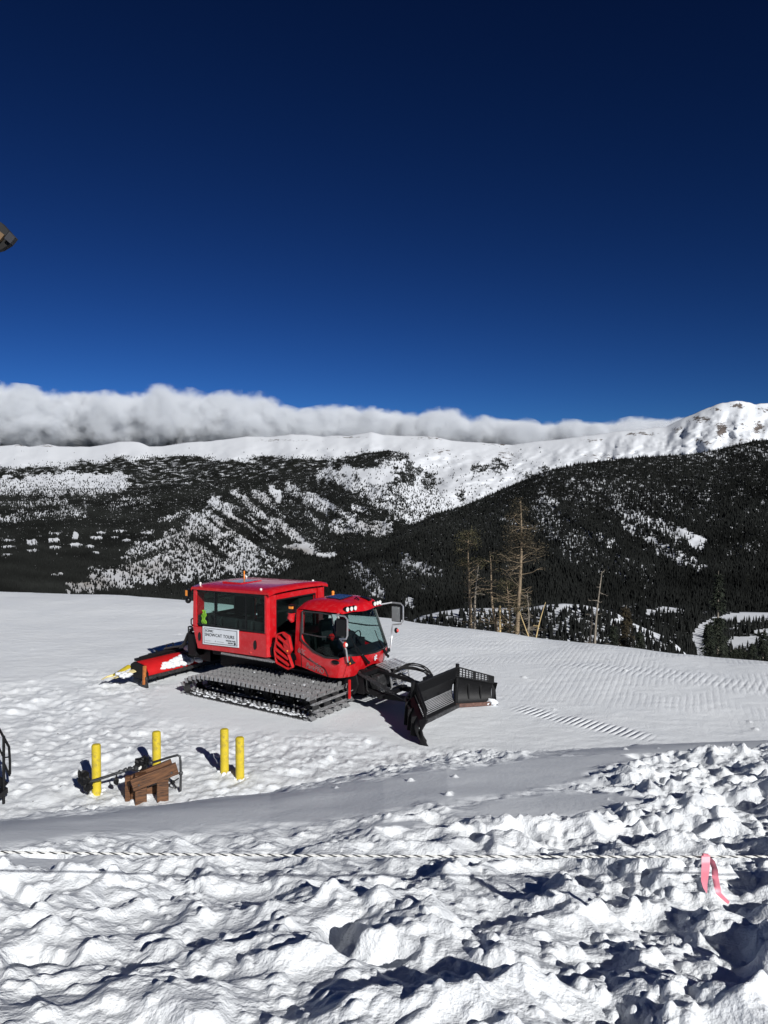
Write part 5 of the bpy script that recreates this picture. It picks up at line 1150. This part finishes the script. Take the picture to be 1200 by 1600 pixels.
pine(828, 1000, 812, 955, 34, .032, 'bare stick leaning left at the foot of the tallest pine', 7, dead=True, nb=1, spread=.2, bark=BARKY, name='dead_tree', bend=.02)
pine(837, 1002, 852, 941, 34, .034, 'bare pale stick leaning right of the tallest pine', 8, dead=True, nb=3, spread=.35, bark=BARKY, name='dead_tree', bend=.06)
pine(824, 996, 826, 925, 36, .05, 'small twiggy grey sapling just right of the tallest trunk', 18, dead=True, nb=22, spread=.9, bark=BARKG, low_branches=.1, name='young_pine')
pine(930, 1012, 938, 893, 34, .06, 'slender grey snag with bent side twigs standing alone over the knoll', 9, dead=True, nb=16, spread=.55, bark=BARKG, low_branches=.35, name='dead_tree')
pine(922, 1010, 923, 948, 34.5, .05, 'short dark dead stem just left of the slender grey snag', 10, dead=True, nb=2, spread=.2, bark=mat('dark_bark', (.04, .032, .026), .9, var=.3), name='dead_tree')
def spruce(px, py_b, py_t, D, label, seed, wpx, needles=NEEDD, bare=(0, 0), group='conifers below the crest', dens=1.0):
    rg = random.Random(seed); B = Pz(px, py_b, D); T = Pz(px, py_t, D); L = (T - B).length; B.z -= .8; L += .8; wd = wpx / FPX * D / 2
    root = empty('spruce_tree', tuple(B), label=label, cat='tree', group=group)
    g = MB(); g.tube([(0, 0, 0), (0, 0, L * .5), (0, 0, L)], [.035 * L * .5, .02 * L * .5, .01], 8, caps=False); g.build('trunk', BARKG, root, smooth=True)
    f = MB(); nw = int(L * 3.4 * dens) + 8
    for k in range(nw):
        t = .04 + .95 * k / nw; 
        if bare[0] < t < bare[1] and rg.random() < .75: continue
        z = t * L; rad = wd * (1 - t) ** .75 * rg.uniform(.6, 1.1) * (1.0 if t > .04 else .6) + .08
        for j in range(rg.randint(6, 9)):
            a = rg.uniform(0, 6.28); d = Vector((math.cos(a), math.sin(a), 0)); r_ = rad * rg.uniform(.55, 1.1); sd = Vector((-d.y, d.x, 0)); m = max(3, int(r_ / .18))
            for i in range(m):
                for _ in range(6):
                    q = (i + rg.random()) / m; c = d * r_ * q + Vector((0, 0, z - r_ * .38 * q * q + rg.uniform(-.05, .05))) + sd * rg.gauss(0, .07 + .10 * r_ * (1 - q))
                    e = (d * rg.uniform(.2, 1) + sd * rg.uniform(-.9, .9) + Vector((0, 0, rg.uniform(-.7, .15)))).normalized(); s_ = e.cross(Vector((rg.uniform(-.5, .5), rg.uniform(-.5, .5), 1))).normalized(); ln = rg.uniform(.14, .30) * min(1.3, .5 + L / 12)
                    f.add([c - s_ * ln * .22, c + s_ * ln * .22, c + e * ln], [(0, 1, 2)])
    f.build('crown', needles, root); return root
spruce(1121, 1030, 892, 48, 'tall dark spruce with a bare gap in its trunk, beside the valley road', 21, 52, bare=(.52, .64))
spruce(1106, 1032, 972, 46, 'dark ragged spruce at the left foot of the tall dark spruce', 22, 40)
spruce(978, 1016, 946, 44, 'rusty brown bushy young spruce right of the slender grey snag', 23, 46, needles=NEEDM)
spruce(958, 1014, 975, 43, 'small dark spruce tucked at the left foot of the rusty one', 24, 26)
spruce(1000, 1020, 985, 43, 'low dark spruce at the right foot of the rusty one', 25, 28)
spruce(1192, 1040, 984, 50, 'dark spruce cut by the right edge of the picture', 26, 40)
spruce(1175, 1038, 1003, 52, 'dark spruce just left of the one at the right edge', 27, 24)
for i, (px, t, w_, lb) in enumerate([(1132, 1003, 13, 'small spruce at the right foot of the tall dark spruce'), (1148, 1013, 9, 'smallest pointed spruce in front of the snowy clearing'), (1156, 1012, 10, 'second pointed spruce in front of the snowy clearing'), (1164, 1016, 10, 'third pointed spruce in front of the snowy clearing'), (1142, 1016, 8, 'tiny spruce left of the pointed row before the clearing')]):
    spruce(px, 1036, t, 58, lb, 31 + i, w_)
